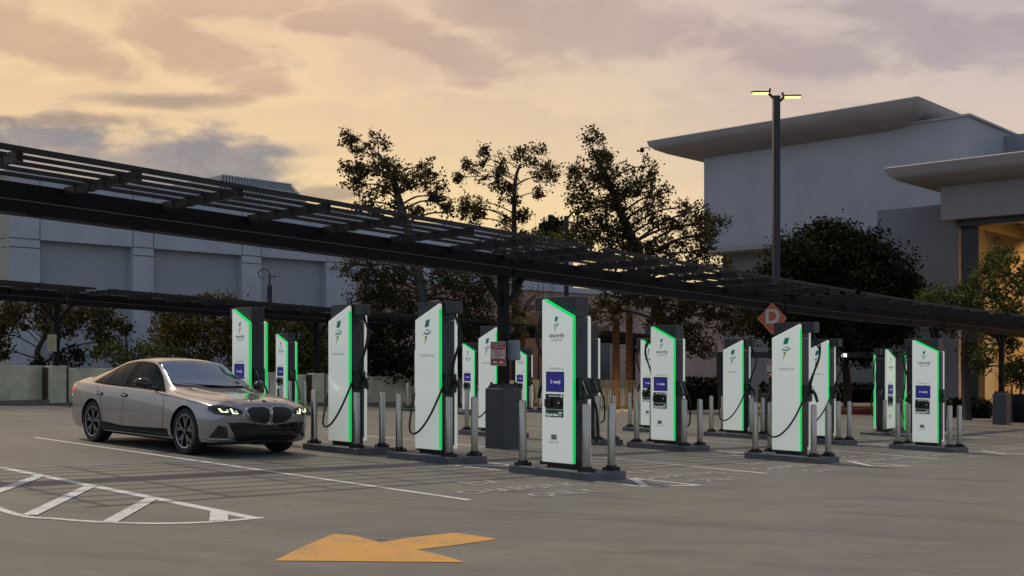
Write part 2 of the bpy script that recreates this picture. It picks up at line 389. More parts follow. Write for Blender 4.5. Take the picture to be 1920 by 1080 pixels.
def build_markings():
    def stall(v0, u0, v1, u1, w=.1):
        m = MB(); strip(m, v0, u0, v1, u1, w); marking('stall_line', m, LINEW)
    U0 = 11.1
    stall(-19.5, 8.16, -8.33, 8.16)
    stall(-14.1, 5.47, -8.37, 5.47, .13)
    stall(-19.5, 5.5, -14.4, 5.5)
    stall(-13.9, 5.6, -13.9, 33, .08)
    for u in (14.55, 21.1, 27.7, 34.2): stall(-19.5, u, -8.4, u)
    for k in range(4):
        u = U0 + 6.55 * k
        stall(-9.0, u + .02, -8.25, u + .02, .08); stall(-9.0, u + .86, -7.9, u + .86, .08)
        stall(-8.25, u, -7.9, u + .9, .08); stall(-9.0, u + .86, -8.2, u + .1, .12)
        stall(-11.8, u + .02, -10.7, u + .02, .08); stall(-11.8, u + .86, -10.7, u + .86, .08); stall(-11.7, u + .1, -11.2, u + .8, .12)
    # stalls of the far row and the aisle between
    for u in (14.5, 17.2, 20.6, 23.4, 26.1, 29.4, 32.2, 35, 38): stall(-31, u, -25.5, u)
    for u in (33, 36, 39, 42): stall(-19, u, -9, u)
    # curved end island left of the last stall
    m = MB(); arc = [onground(*p) for p in ((-60, 930), (0, 955), (48, 969), (100, 973), (180, 979), (270, 982), (340, 981.5), (400, 979), (450, 975), (494, 971))]
    pts = [uv(p.x, p.y) for p in arc]; pts = cr([Vector((a, b, 0)) for a, b in pts], 4)
    for a, b in zip(pts[:-1], pts[1:]): strip(m, a.x, a.y, b.x, b.y, .085, .0045)
    marking('island_curve', m, LINEW)
    for A, B, w in (((-20, 928), (75, 893), .13), ((55, 967), (172, 911), .13), ((205, 980), (286, 935), .13), ((410, 978), (411, 960), .16)):
        m = MB(); a, b = onground(*A), onground(*B); va, vb = uv(a.x, a.y), uv(b.x, b.y); strip(m, *va, *vb, w, .008); marking('island_bar', m, LINEW)
    # the turn arrow
    P = [(514, 1052), (570, 1025), (626, 1001.5), (665, 1005), (714, 1018.5), (765, 1009), (855, 999.5), (934, 1011.5), (860, 1022), (782, 1031.5), (830, 1042), (872, 1055)]
    poly = [uv(onground(*p).x, onground(*p).y) for p in P]
    m = MB(); on_lot(m, poly, .004, .5); marking('turn_arrow', m, LINEY)
    # faded words at the mouth of each charging stall, read from the aisle
    for (u, v) in ((9.62, -8.85), (12.9, -8.85), (16.1, -8.85), (19.7, -8.85), (22.7, -8.85), (26.3, -8.9)):
        m = MB()
        for body, dv, sz in (('EV', -.75, .55), ('CHARGING', 0, .42), ('ONLY', .62, .42)):
            t = MB(); text_mb(t, body, sz, Matrix.Identity(4), bold=.008)
            for f in t.f:
                q = []
                for i in f:
                    x, y, _ = t.v[i]; p = lot(v + dv - y * 1.0, u + x); q.append((p.x, p.y, gtri(p.x, p.y) + .005))
                m.add(q, [tuple(range(len(q)))])
        o = m.build('stall_lettering', FAINT, GROUND)
build_markings()

# ------------------------------------------------------------------ chargers
PW, PH, PB = .285, 2.27, .08      # half width, height, underside of the white panels above the pad
def panel_poly(inset=0.):
    return [(-PW + inset, PB), (PW - inset, PB), (PW - inset, PB + PH - .25), (-PW + inset + .02, PB + PH), (-PW + inset, PB + PH - .015)]
def make_charger():
    t = thing('charging_station', '', 'EV charger')
    m = MB(); m.box(-.25, .25, -.13, .13, 0.0, .14); m.build('plinth', CBLACK, t, bevel=.005)
    m = MB(); m.box(-.275, .275, -.135, .135, .14, PB + PH - .26); m.box(-.275, .279, -.139, .139, PB + PH - .255, PB + PH + .03)
    core = m.build('cabinet', CBODY, t, bevel=.008)
    for B_ in ((.276, .279, -.03, .01, 1.75, 1.95), (.276, .279, -.04, .02, .62, .86), (-.279, -.276, -.03, .01, 1.75, 1.93)):
        m = MB(); m.box(*B_); m.build('vent', CBLACK, core)
    m = MB(); m.box(-.50, -.277, -.10, .10, PB + PH - .16, PB + PH + .028); m.build('cable_arm', CBODY, t, bevel=.01)
    # white faces
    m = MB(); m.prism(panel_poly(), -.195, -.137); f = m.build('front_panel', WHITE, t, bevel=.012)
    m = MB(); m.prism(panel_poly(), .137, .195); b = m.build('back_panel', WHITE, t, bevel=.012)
    # light strips, set just outside the panel edges
    e = .008
    m = MB(); m.prism([(PW, PB + .01), (PW + e, PB + .01), (PW + e, PB + PH - .245), (-PW + .06, PB + PH + .004), (-PW + .05, PB + PH - .012), (PW, PB + PH - .26)], -.197, -.155)
    m.prism([(PW - .010, PB + .01), (PW + e, PB + .01), (PW + e, PB + PH - .247), (-PW + .06, PB + PH + .002), (-PW + .05, PB + PH - .022), (PW - .010, PB + PH - .268)], -.199, -.196)
    m.build('light_strip', GREEN, f)
    m = MB(); m.prism([(-PW - e, PB + .01), (-PW + .010, PB + .01), (-PW + .010, PB + PH - .09), (-PW - e, PB + PH - .09)], .196, .199)
    m.prism([(-PW - e, PB + .01), (-PW, PB + .01), (-PW, PB + PH - .09), (-PW - e, PB + PH - .09)], .155, .197)
    m.build('light_strip', GREEN, b)
    # emblem and lettering
    def emblem(s, cx, cz, y, k, parent):
        """leaning square over an open ring with a pointed tail; s = +1 seen from -y, -1 from +y"""
        M = Matrix.Translation((cx, 0, cz)) @ Matrix.Diagonal((s * k, 1, k, 1))
        y0, y1 = (y - .002, y) if s > 0 else (y, y + .002)
        m = MB(); m.prism([(-.30, .22), (.20, .30), (.36, .92), (-.12, .84)], y0, y1, M)
        ring = [(math.cos(R(a)), math.sin(R(a))) for a in range(-150, 30, 20)]
        for a, c in zip(ring[:-1], ring[1:]):
            m.prism([(a[0] * .34, -.05 + a[1] * .22), (c[0] * .34, -.05 + c[1] * .22), (c[0] * .46, -.06 + c[1] * .34), (a[0] * .46, -.06 + a[1] * .34)], y0, y1, M)
        m.prism([(-.12, -.12), (.16, -.04), (.20, .06), (-.08, .0)], y0, y1, M)
        m.build('emblem', TEAL, parent)
        m = MB(); m.prism([(-.46, -.32), (-.36, -.30), (-.38, -.42), (-.47, -.42)], y0, y1, M)
        m.prism([(-.30, -.50), (.06, -.50), (-.10, -.80), (-.34, -1.28), (-.20, -.66)], y0, y1, M)
        m.build('emblem_tail', LIME, parent)
    emblem(1, -.02, PB + 1.93, -.197, .105, f)
    emblem(-1, -.0, PB + 1.86, .197, .185, b)
    m = MB(); text_mb(m, 'electrify', .085, Matrix.Translation((-.01, -.198, PB + 1.76)) @ UPR, bold=.001); m.build('lettering', INK, f)
    m = MB(); text_mb(m, 'america', .062, Matrix.Translation((-.01, -.198, PB + 1.70)) @ UPR)
    m.build('lettering', GINK, f); m = MB(); m.box(-.11, -.01, -.1985, -.197, PB + .32, PB + .39); m.build('label_square', GINK, f); m = MB()
    text_mb(m, 'Help 24/7', .045, Matrix.Translation((-.06, -.198, PB + .285)) @ UPR)
    m.build('lettering', GINK, f)
    # screen and reader
    m = MB(); m.box(-.205, .125, -.199, -.17, PB + .98, PB + 1.26); s_ = m.build('screen_frame', CBLACK, f)
    m = MB(); m.box(-.185, .115, -.2015, -.199, PB + .99, PB + 1.245); sc = m.build('screen', SCREEN, f)
    m = MB(); text_mb(m, '2 ready', .062, Matrix.Translation((-.03, -.2025, PB + 1.12)) @ UPR, bold=.002); m.build('lettering', LETW, sc)
    m = MB(); m.box(-.21, .11, -.206, -.17, PB + .74, PB + .95); rd = m.build('card_reader', CBLACK, f, bevel=.004)
    m = MB(); m.box(-.205, -.09, -.235, -.206, PB + .77, PB + .88); m.box(.02, .08, -.228, -.206, PB + .79, PB + .86); m.build('reader_head', RUBBER, rd, bevel=.004)
    m = MB()
    for k in range(6): m.box(-.15 + .035 * k, -.13 + .035 * k, -.2075, -.206, PB + .915, PB + .93)
    m.box(.07, .1, -.2075, -.206, PB + .905, PB + .94); m.box(.045, .06, -.2295, -.228, PB + .82, PB + .84); m.build('symbol', LETW, rd)
    m = MB(); m.box(-.21, .11, -.204, -.17, PB + .63, PB + .735); lb = m.build('power_label', GREENP, f)
    m = MB(); text_mb(m, 'Hyper-fast', .052, Matrix.Translation((-.09, -.2055, PB + .665)) @ UPR, bold=.003); text_mb(m, '350', .04, Matrix.Translation((.06, -.2055, PB + .69)) @ UPR, bold=.002)
    text_mb(m, 'kW', .03, Matrix.Translation((.06, -.2055, PB + .655)) @ UPR, bold=.001); m.build('lettering', LETW, lb)
    # plug holsters and handles on both sides
    for s in (1, -1):
        m = MB(); m.box(min(s * .276, s * .37), max(s * .276, s * .37), -.10, .10, PB + .88, PB + 1.18); h = m.build('holster', CBLACK, t, bevel=.02)
        m = MB(); m.tube([(s * .33, -.03, PB + 1.1), (s * .43, -.05, PB + 1.03), (s * .50, -.02, PB + .88)], [.035, .03, .024], 10, 4); m.build('plug_handle', RUBBER, h, smooth=True)
        m = MB(); m.tube([(s * .375, -.105, PB + 1.14), (s * .455, -.085, PB + .95)], .006, 6); m.build('release_lever', INOX, h)
    m = MB(); m.tube([(-.44, .0, PB + PH - .16), (-.47, .02, PB + PH - .24), (-.58, .04, PB + PH - .38), (-.56, .06, PB + 1.6), (-.43, .12, PB + 1.25), (-.33, .24, PB + .85), (-.18, .31, PB + .52), (.02, .33, PB + .30), (.20, .32, PB + .24),
                      (.34, .26, PB + .32), (.44, .14, PB + .55), (.50, .04, PB + .76), (.50, -.02, PB + .88)], .017, 8, 6); m.build('cable', RUBBER, t, smooth=True)
    m = MB(); m.tube([(-.40, -.03, PB + PH - .16), (-.43, -.05, PB + PH - .3), (-.55, -.02, PB + 1.75), (-.47, .04, PB + 1.42), (-.40, .03, PB + 1.2), (-.35, .0, PB + 1.05)], .017, 8, 6)
    m.build('cable', RUBBER, t, smooth=True)
    return t
PROTO = make_charger()
def make_bollard():
    t = thing('bollard', '', 'bollard')
    m = MB(); m.lathe([(.055, .0), (.055, .885), (.05, .905), (.03, .917), (0, .92)], 20); m.build('post', INOX, t, smooth=True)
    m = MB(); m.lathe([(.125, 0), (.125, .018), (.078, .022), (.078, .07), (.06, .075)], 20)
    for k in range(4):
        a = PI / 4 + k * PI / 2; m.box(-.014, .014, -.014, .014, .018, .045, Matrix.Translation((.102 * math.cos(a), .102 * math.sin(a), 0)))
    m.build('base_flange', CBLACK, t, smooth=True); return t
BPROTO = make_bollard()
used = {'c': 0, 'b': 0}
PADL, PADW, PADT = 1.47, .80, .11
GRP = 'charging stations standing on kerb pads'
def station(v, u, label, short, num, back=False, rot=0, bolls='abcd', redlamp=False, both_green=False):
    """v,u = centre of the pad; the charger stands in its middle"""
    p = lot(v, u); z = gl(v, u)
    pad = MB(); pad.box(-PADL / 2, PADL / 2, -PADW / 2, PADW / 2, -.12, PADT)
    for i, (a, b_, c) in enumerate(pad.v):
        q = lot(v + a, u + b_) if not rot else lot(v + b_, u - a)
        pad.v[i] = (a, b_, c + gz(q.x, q.y) - z)
    rz = Rz + rot
    po = pad.build('kerb_pad', PADM, None, (p.x, p.y, z), rz, bevel=.012)
    tag(po, 'low grey concrete pad under ' + short, 'concrete pad', 'concrete pads under the chargers')
    c = clone(PROTO)
    used['c'] = 1
    c['label'] = label; c['group'] = GRP
    c.location = (p.x, p.y, z + PADT); c.rotation_euler = (0, 0, rz + (PI if back else 0))
    for ch in c.children:
        nm = ch.name.split('.')[0]
        if nm == 'front_panel' and not back:
            m = MB(); text_mb(m, 'CHARGER %02d' % num, .045, Matrix.Translation((-.02, -.198, PB + 1.30)) @ UPR); m.build('lettering', GINK, ch)
        if nm == 'back_panel' and back:
            m = MB(); text_mb(m, 'CHARGER %02d' % num, .055, Matrix.Translation((0, .198, PB + 1.46)) @ Matrix.Rotation(PI, 4, 'Z') @ UPR); m.build('lettering', GINK, ch)
        if nm == 'back_panel' and both_green:
            m = MB(); m.prism([(PW, PB + .01), (PW + .014, PB + .01), (PW + .014, PB + PH - .25), (PW, PB + PH - .25)], .15, .197); m.build('light_strip', GREEN, ch)
    if redlamp:
        m = MB(); m.box(-.282, -.277, -.08, -.02, PB + .9, PB + 1.1); m.build('stop_button_plate', mat('red_glow', (.5, .01, .02), .4, emit=(.9, .02, .04), es=.5), c)
    corners = {'a': (-.58, -.27, 'near left'), 'b': (-.58, .27, 'far left'), 'c': (.58, -.27, 'near right'), 'd': (.58, .27, 'far right')}
    for k in bolls:
        a, b_, w = corners[k]
        q = (lot(v + a, u + b_) if not rot else lot(v + b_, u - a)); bo = clone(BPROTO); used['b'] = 1
        bo['label'] = 'steel bollard, %s corner of the pad under %s' % (w, short); bo['group'] = 'stainless steel bollards guarding the chargers'
        bo.location = (q.x, q.y, gz(q.x, q.y) + PADT); bo.rotation_euler = (0, 0, rz)

station(-9.74, 11.43, 'nearest charger, white screen face with green edge, blue screen reading 2 ready', 'the nearest charger', 5)
station(-12.49, 11.5, 'white blank-faced charger with emblem and looped cable, just left of the grey column pedestal', 'the charger left of the pedestal', 4, back=True)
station(-14.54, 11.35, 'white blank-faced charger with emblem, right in front of the nose of the parked car', 'the charger before the car nose', 3, back=True)
station(-17.28, 11.2, 'charger with screen standing behind the car bonnet, green light on both edges', 'the charger behind the bonnet', 2, both_green=True)
station(-17.05, 17.45, 'white blank-faced charger half hidden behind the grey column pedestal with the red sign', 'the charger behind the pedestal', 8, back=True)
station(-14.55, 17.65, 'charger whose dark side peeks out directly behind the nearest charger', 'the charger behind the nearest one', 7)
station(-12.56, 17.88, 'screen-faced charger with two cables, second nearest of its kind, before the leafy tree', 'the second nearest screen-faced charger', 6)
station(-9.67, 17.61, 'white blank-faced charger with looped cable standing under the orange D sign', 'the charger under the D sign', 9, back=True)
station(-16.9, 23.4, 'screen-faced charger peeking out left behind the second nearest screen-faced charger', 'the charger by the yellow fence', 12)
station(-14.57, 23.75, 'white blank-faced charger with cable arch and small red glow, before the long dark hedge', 'the charger left of the D sign', 11, back=True, redlamp=True)
station(-12.27, 23.77, 'white blank-faced charger with small red glow, right behind the one under the D sign', 'the charger behind the D-sign one', 10, back=True, redlamp=True)
station(-9.71, 23.83, 'screen-faced charger standing farthest right, dark tree trunks and a lit wall behind it', 'the rightmost screen-faced charger', 13)
station(-13.5, 30.0, 'charger turned sideways with two green edges round its dark side, by the red kerb', 'the sideways charger by red kerb', 14, rot=R(90), both_green=True, bolls='bd')
station(-12.55, 29.9, 'sideways charger mostly hidden behind the rightmost screen-faced charger', 'the hidden sideways charger', 15, rot=R(90), bolls='')
station(-27.9, 19.4, 'small screen-faced charger by the concrete wall, just right of the one behind the bonnet', 'the small charger by the wall', 16, both_green=True)
station(-28.9, 26.0, 'far blank-faced charger, only a sliver showing left of the charger left of the pedestal', 'the sliver of far charger', 17, back=True)
station(-26.52, 26.1, 'small far screen-faced charger just left of the charger behind the column pedestal', 'the far charger left of the pedestal', 18)
station(-28.6, 31.0, 'small far screen-faced charger seen between the column pedestal and the nearest charger', 'the far charger right of the pedestal', 19)
# ------------------------------------------------------------------ slatted canopies
def canopy(v0, u0, u1, slope, posts, label, half=2.05, far_half=2.05, sign=None, zadd=0., seed=1, ped=True):
    """one module: twin main beam on pedestal posts, rafters across, slats along. v0 = beam line"""
    rnd = random.Random(seed)
    uc = posts[0] if posts else (u0 + u1) / 2
    bz = gl(v0, uc); p = lot(v0, uc)
    t = thing('slatted_canopy', label, 'canopy', (p.x, p.y, bz), Rz, 'slatted steel canopies over the stalls')
    def dr(m):      # local x = v-v0, local y = u-uc
        m.v = [(x, y, z + (gl(v0, uc + y) - bz) + slope * (uc + y - u0) + zadd) for x, y, z in m.v]; return m
    def along(m, x0, x1, z0, z1, a=u0, b=u1, n=6):
        for k in range(n):
            m.box(x0, x1, a - uc + (b - a) * k / n, a - uc + (b - a) * (k + 1) / n, z0, z1)
    m = MB(); along(m, -.15, .15, 3.23, 3.40, u0 - .35, u1 - .05); along(m, -.10, .10, 3.402, 3.625, u0 - .35, u1 - .05); dr(m).build('main_beam', STEELD, t)
    m = MB(); along(m, .151, .160, 3.386, 3.401, u0 - .35, u1 - .05); dr(m).build('beam_lip', LIPM, t)
    nsl = 5; u = u0 + .22
    while u < u1:
        m = MB(); m.box(-far_half, -.101, u - .03 - uc, u + .03 - uc, 3.532, 3.645); m.box(.101, half, u - .03 - uc, u + .03 - uc, 3.532, 3.645)
        for i in range(nsl):
            for sg, hw in ((1, half), (-1, far_half)):
                x = sg * (hw - .04 - (hw - .04) * i / nsl); m.box(x - .04, x + .04, u - .042 - uc, u + .042 - uc, 3.528, 3.65)
        dr(m).build('rafter', STEELS, t); u += 1.385
    for i in range(nsl):
        for sg, hw in ((1, half), (-1, far_half)):
            x = sg * (hw - .04 - (hw - .04) * i / nsl); hh = .03 if i == 0 else .022
            m = MB(); along(m, x - hh, x + hh, 3.648 - hh * .5, 3.65 + hh * 1.5, u0, u1); dr(m).build('slat', STEELS, t)
    for pu in posts:
        gzl = gl(v0, pu) - bz; top = 3.23 + (gl(v0, pu) - bz) + slope * (pu - u0) + zadd
        y = pu - uc
        m = MB(); m.box(-.085, .085, y - .085, y + .085, gzl + 1.2, top - .002); po = m.build('post', STEELD, t, bevel=.01)
        m = MB()
        for s in (1, -1):
            m.prism([(s * .04, -.62), (s * .04, -.47), (s * .42, -.02), (s * .55, -.02)], -.05, .05, Matrix.Translation((0, y, top)) @ Matrix.Rotation(R(90), 4, 'Z'))
        m.build('brace', STEELD, po)
        if not ped: continue
        m = MB(); m.box(-.245, .245, y - .245, y + .245, gzl - .1, gzl + 1.14); pd = m.build('pedestal', PEDM, t, bevel=.02)
        m = MB(); m.flat([(-.20, y - .20), (.20, y - .20), (.20, y + .20), (-.20, y + .20)], gzl + 1.14, gzl + 1.19); m.box(-.14, .14, y - .14, y + .14, gzl + 1.19, gzl + 1.22)
        for a, b in ((1, 1), (1, -1), (-1, 1), (-1, -1)): m.box(a * .16 - .018, a * .16 + .018, y + b * .16 - .018, y + b * .16 + .018, gzl + 1.19, gzl + 1.25)
        m.build('base_plate', CBODY, pd)
    m = MB()
    for k in range(7):
        y = u0 + 1.2 + k * 1.385 - uc; m.box(.04, .10, y - .10, y + .10, 3.205, 3.228)
    dr(m).build('downlight', CBLACK, t)
    return t
NV = -14.0
canopy(NV, 4.62, 14.75, 0, [14.6], 'nearest dark slatted canopy, running in from the left over the parked car')
canopy(NV, 15.1, 24.95, .003, [24.65], 'dark slatted canopy behind the nearest charger, its post carrying the orange D sign', zadd=.0, seed=2)
canopy(NV, 25.3, 35.3, .003, [35.0], 'dark slatted canopy above the rightmost chargers, before the dark round tree', zadd=.03, seed=3)
canopy(NV, 35.7, 46.5, .003, [41.0], 'last dark slatted canopy at the far right, on the lone grey pedestal', zadd=.06, seed=4)
FV = -34.1
canopy(FV, 5.0, 15.3, 0, [14.95], 'far slatted canopy at the left before the grey building, notice on its post', seed=5, ped=False)
canopy(FV, 15.7, 25.5, 0, [25.1], 'far slatted canopy above the bushes behind the car and front chargers', seed=6, ped=False)
canopy(FV, 25.9, 35.7, 0, [35.3], 'far slatted canopy behind the column with the red sign', seed=7, ped=False)
canopy(FV, 36.1, 45.8, 0, [45.4], 'far slatted canopy ending in front of the orange lit palm trunks', seed=8, ped=False)

# ------------------------------------------------------------------ signs on the posts
def red_sign(v, u, zc, label, dx=-.02):
    """reserved-parking sign facing the cameraward side (-u)"""
    p = lot(v, u); z = gl(v, u) + zc
    t = thing('parking_sign', label, 'sign', (p.x, p.y, z), Rz + R(28), 'red and white reserved parking signs')
    w, h = .15, .225
    m = MB(); m.prism([(-w, -h), (w, -h), (w, h), (-w, h)], -.006, .0); m.build('plate', SIGNW, t, bevel=.003)
    m = MB(); m.box(-w + .012, w - .012, -.0085, -.0062, h - .14, h - .012); m.box(-w + .012, w - .012, -.0085, -.0062, -h + .012, -h + .13)
    for k in (-1, 1): m.box(k * (w - .012) - .004, k * (w - .012) + .004, -.0083, -.0062, -h + .13, h - .14)
    rp = m.build('red_field', REDP, t)
    m = MB(); text_mb(m, 'RESERVED\nPARKING', .052, Matrix.Translation((0, -.0095, h - .075)) @ UPR, bold=.0005)
    for s in (-1, 1): m.prism([(s * .06 - .045, -.02), (s * .06 + .045, -.02), (s * .06 + .045, .01), (s * .06 + .02, .03), (s * .06 - .02, .03), (s * .06 - .045, .01)], -.0105, -.009, Matrix.Translation((0, 0, -h + .06)))
    m.build('lettering', SIGNW, rp)
    m = MB(); text_mb(m, 'ELECTRIC\nVEHICLE\nCHARGING\nONLY', .042, Matrix.Translation((0, -.0075, -.004)) @ UPR, bold=.001); m.build('lettering', REDP, t)
    m = MB(); m.box(-.10, .10, .0, .03, -.12, -.09); m.box(-.10, .10, .0, .03, .09, .12); m.build('bracket', STEELD, t)
red_sign(NV + .02, 14.6 - .16, 1.78, 'red and white reserved parking sign on the post above the big grey pedestal')
red_sign(NV + .03, 24.65 - .17, 1.78, 'red and white reserved parking sign on the post under the orange D sign')
def box_on_post():
    p = lot(NV + .22, 14.6 + .05); t = thing('junction_box', 'pale grey box with a thin frame mounted behind the red sign on the near post', 'box', (p.x, p.y, gl(NV, 14.6) + 1.68), Rz)
    m = MB(); m.box(-.13, .13, -.05, .05, -.02, .36); m.build('housing', mat('box_grey', (.22, .26, .30), .4), t, bevel=.02)
    m = MB(); m.prism([(-.1, .36), (.1, .36), (.03, .47), (-.03, .47)], -.02, .02); m.build('hood', STEELD, t)
box_on_post()
def d_sign():
    p = lot(NV + .35, 23.9); t = thing('letter_sign', 'orange diamond sign with a big white letter D hung from the canopy beam', 'sign', (p.x, p.y, gl(NV, 23.9) + 3.0), Rz + R(30))
    m = MB(); m.prism([(0, -.40), (.36, 0), (0, .40), (-.36, 0)], -.02, .0); m.build('plate', ORANGE, t, bevel=.01)
    m = MB(); m.prism([(0, -.34), (.31, 0), (0, .34), (-.31, 0)], -.026, -.021); m.build('inner_field', mat('dull_red_field', (.55, .12, .07), .5), t)
    m = MB(); text_mb(m, 'D', .50, Matrix.Translation((0, -.030, .04)) @ UPR @ Matrix.Translation((0, 0, 0)), bold=.014); m.build('lettering', SIGNW, t)
    m = MB(); m.box(-.03, .03, .0, .04, -.2, .42); m.box(-.03, .03, .04, .55, .30, .36); m.build('bracket', STEELD, t)
d_sign()
p = lot(FV + .05, 14.95 - .14); t = thing('paper_notice', 'pale yellow paper notice on the far canopy post above the concrete wall', 'notice', (p.x, p.y, gl(FV, 14.95) + 1.72), Rz + R(20))
m = MB(); m.box(-.19, .19, -.012, 0, 0, .54); m.build('plate', PAPER, t)
m = MB()
for k in range(7): m.box(-.14, .14 - .05 * (k % 3), -.0145, -.0125, .08 + .055 * k, .095 + .055 * k)
m.build('print_lines', mat('notice_print', (.25, .24, .15), .6), t)

# ------------------------------------------------------------------ parapet wall, fence
WV = -34.4
def parapet():
    p = lot(WV, 20); bz = gl(WV, 20)
    t = thing('parapet_wall', 'stained pale concrete parapet wall along the far edge of the deck', 'wall', (p.x, p.y, bz), Rz)
    u = -6.; i = 0
    while u < 36.5:
        w = 2.95; m = MB(); z0 = gl(WV, u + w / 2) - bz
        m.box(-.12, .12, u - 20 + .012, u + w - 20 - .012, z0 - .3, z0 + 1.20); m.build('wall_panel', WALLC, t, bevel=.01); u += w; i += 1
    for u in (4.8, 14.95, 25.1, 35.3):
        z0 = gl(WV, u) - bz; m = MB(); m.box(.125, .42, u - 20 - .30, u - 20 + .30, z0 - .2, z0 + 1.26); m.build('pilaster', WALLC, t, bevel=.02)
        m = MB(); m.box(.13, .44, u - 20 - .36, u - 20 - .31, z0 - .2, z0 + 1.2); m.box(.125, .40, u - 20 + .32, u - 20 + .37, z0 - .2, z0 + 1.2); m.build('expansion_joint', mat('joint_rust', (.05, .028, .015), .8), t)
    m = MB()
    for k in range(16):
        u = -6 + k * 2.95; z0 = gl(WV, u) - bz; m.box(.13, .55, u - 20, u + 2.95 - 20, z0 - .3, z0 + .075)
    m.build('kerb', mat('wall_kerb', (.17, .15, .13), .8, var=.3, vs=2), t)
parapet()
def yellow_fence():
    a, b = lot(-30.9, 37.0), lot(-29.0, 39.9)
    a = onground(1100, 769); b = onground(1212, 771)
    d = (b - a); L = d.length; rz = math.atan2(d.y, d.x)
    t = thing('metal_fence', 'mustard yellow picket fence with a gate brace in front of the palm trunks', 'fence', (a.x, a.y, gz(a.x, a.y)), rz)
    H = 1.28; n = int(L / .10)
    m = MB(); m.box(0, L, -.02, .02, H - .06, H); m.box(0, L, -.02, .02, .08, .14); m.build('rail', FENCEM, t)
    m = MB()
    for k in range(n + 1): m.box(k * L / n - .016, k * L / n + .016, -.055, -.022, .05, H - .02)
    m.build('picket_row', FENCEM, t)
    for k in (0, .33, .66, 1):
        m = MB(); m.box(k * L - .035, k * L + .035, -.09, .03, 0, H + .04); m.build('fence_post', FENCEM, t)
    m = MB(); m.tube([(L * .34, -.075, .15), (L * .65, -.075, H - .05)], .025, 6); m.build('gate_brace', FENCEM, t)
yellow_fence()

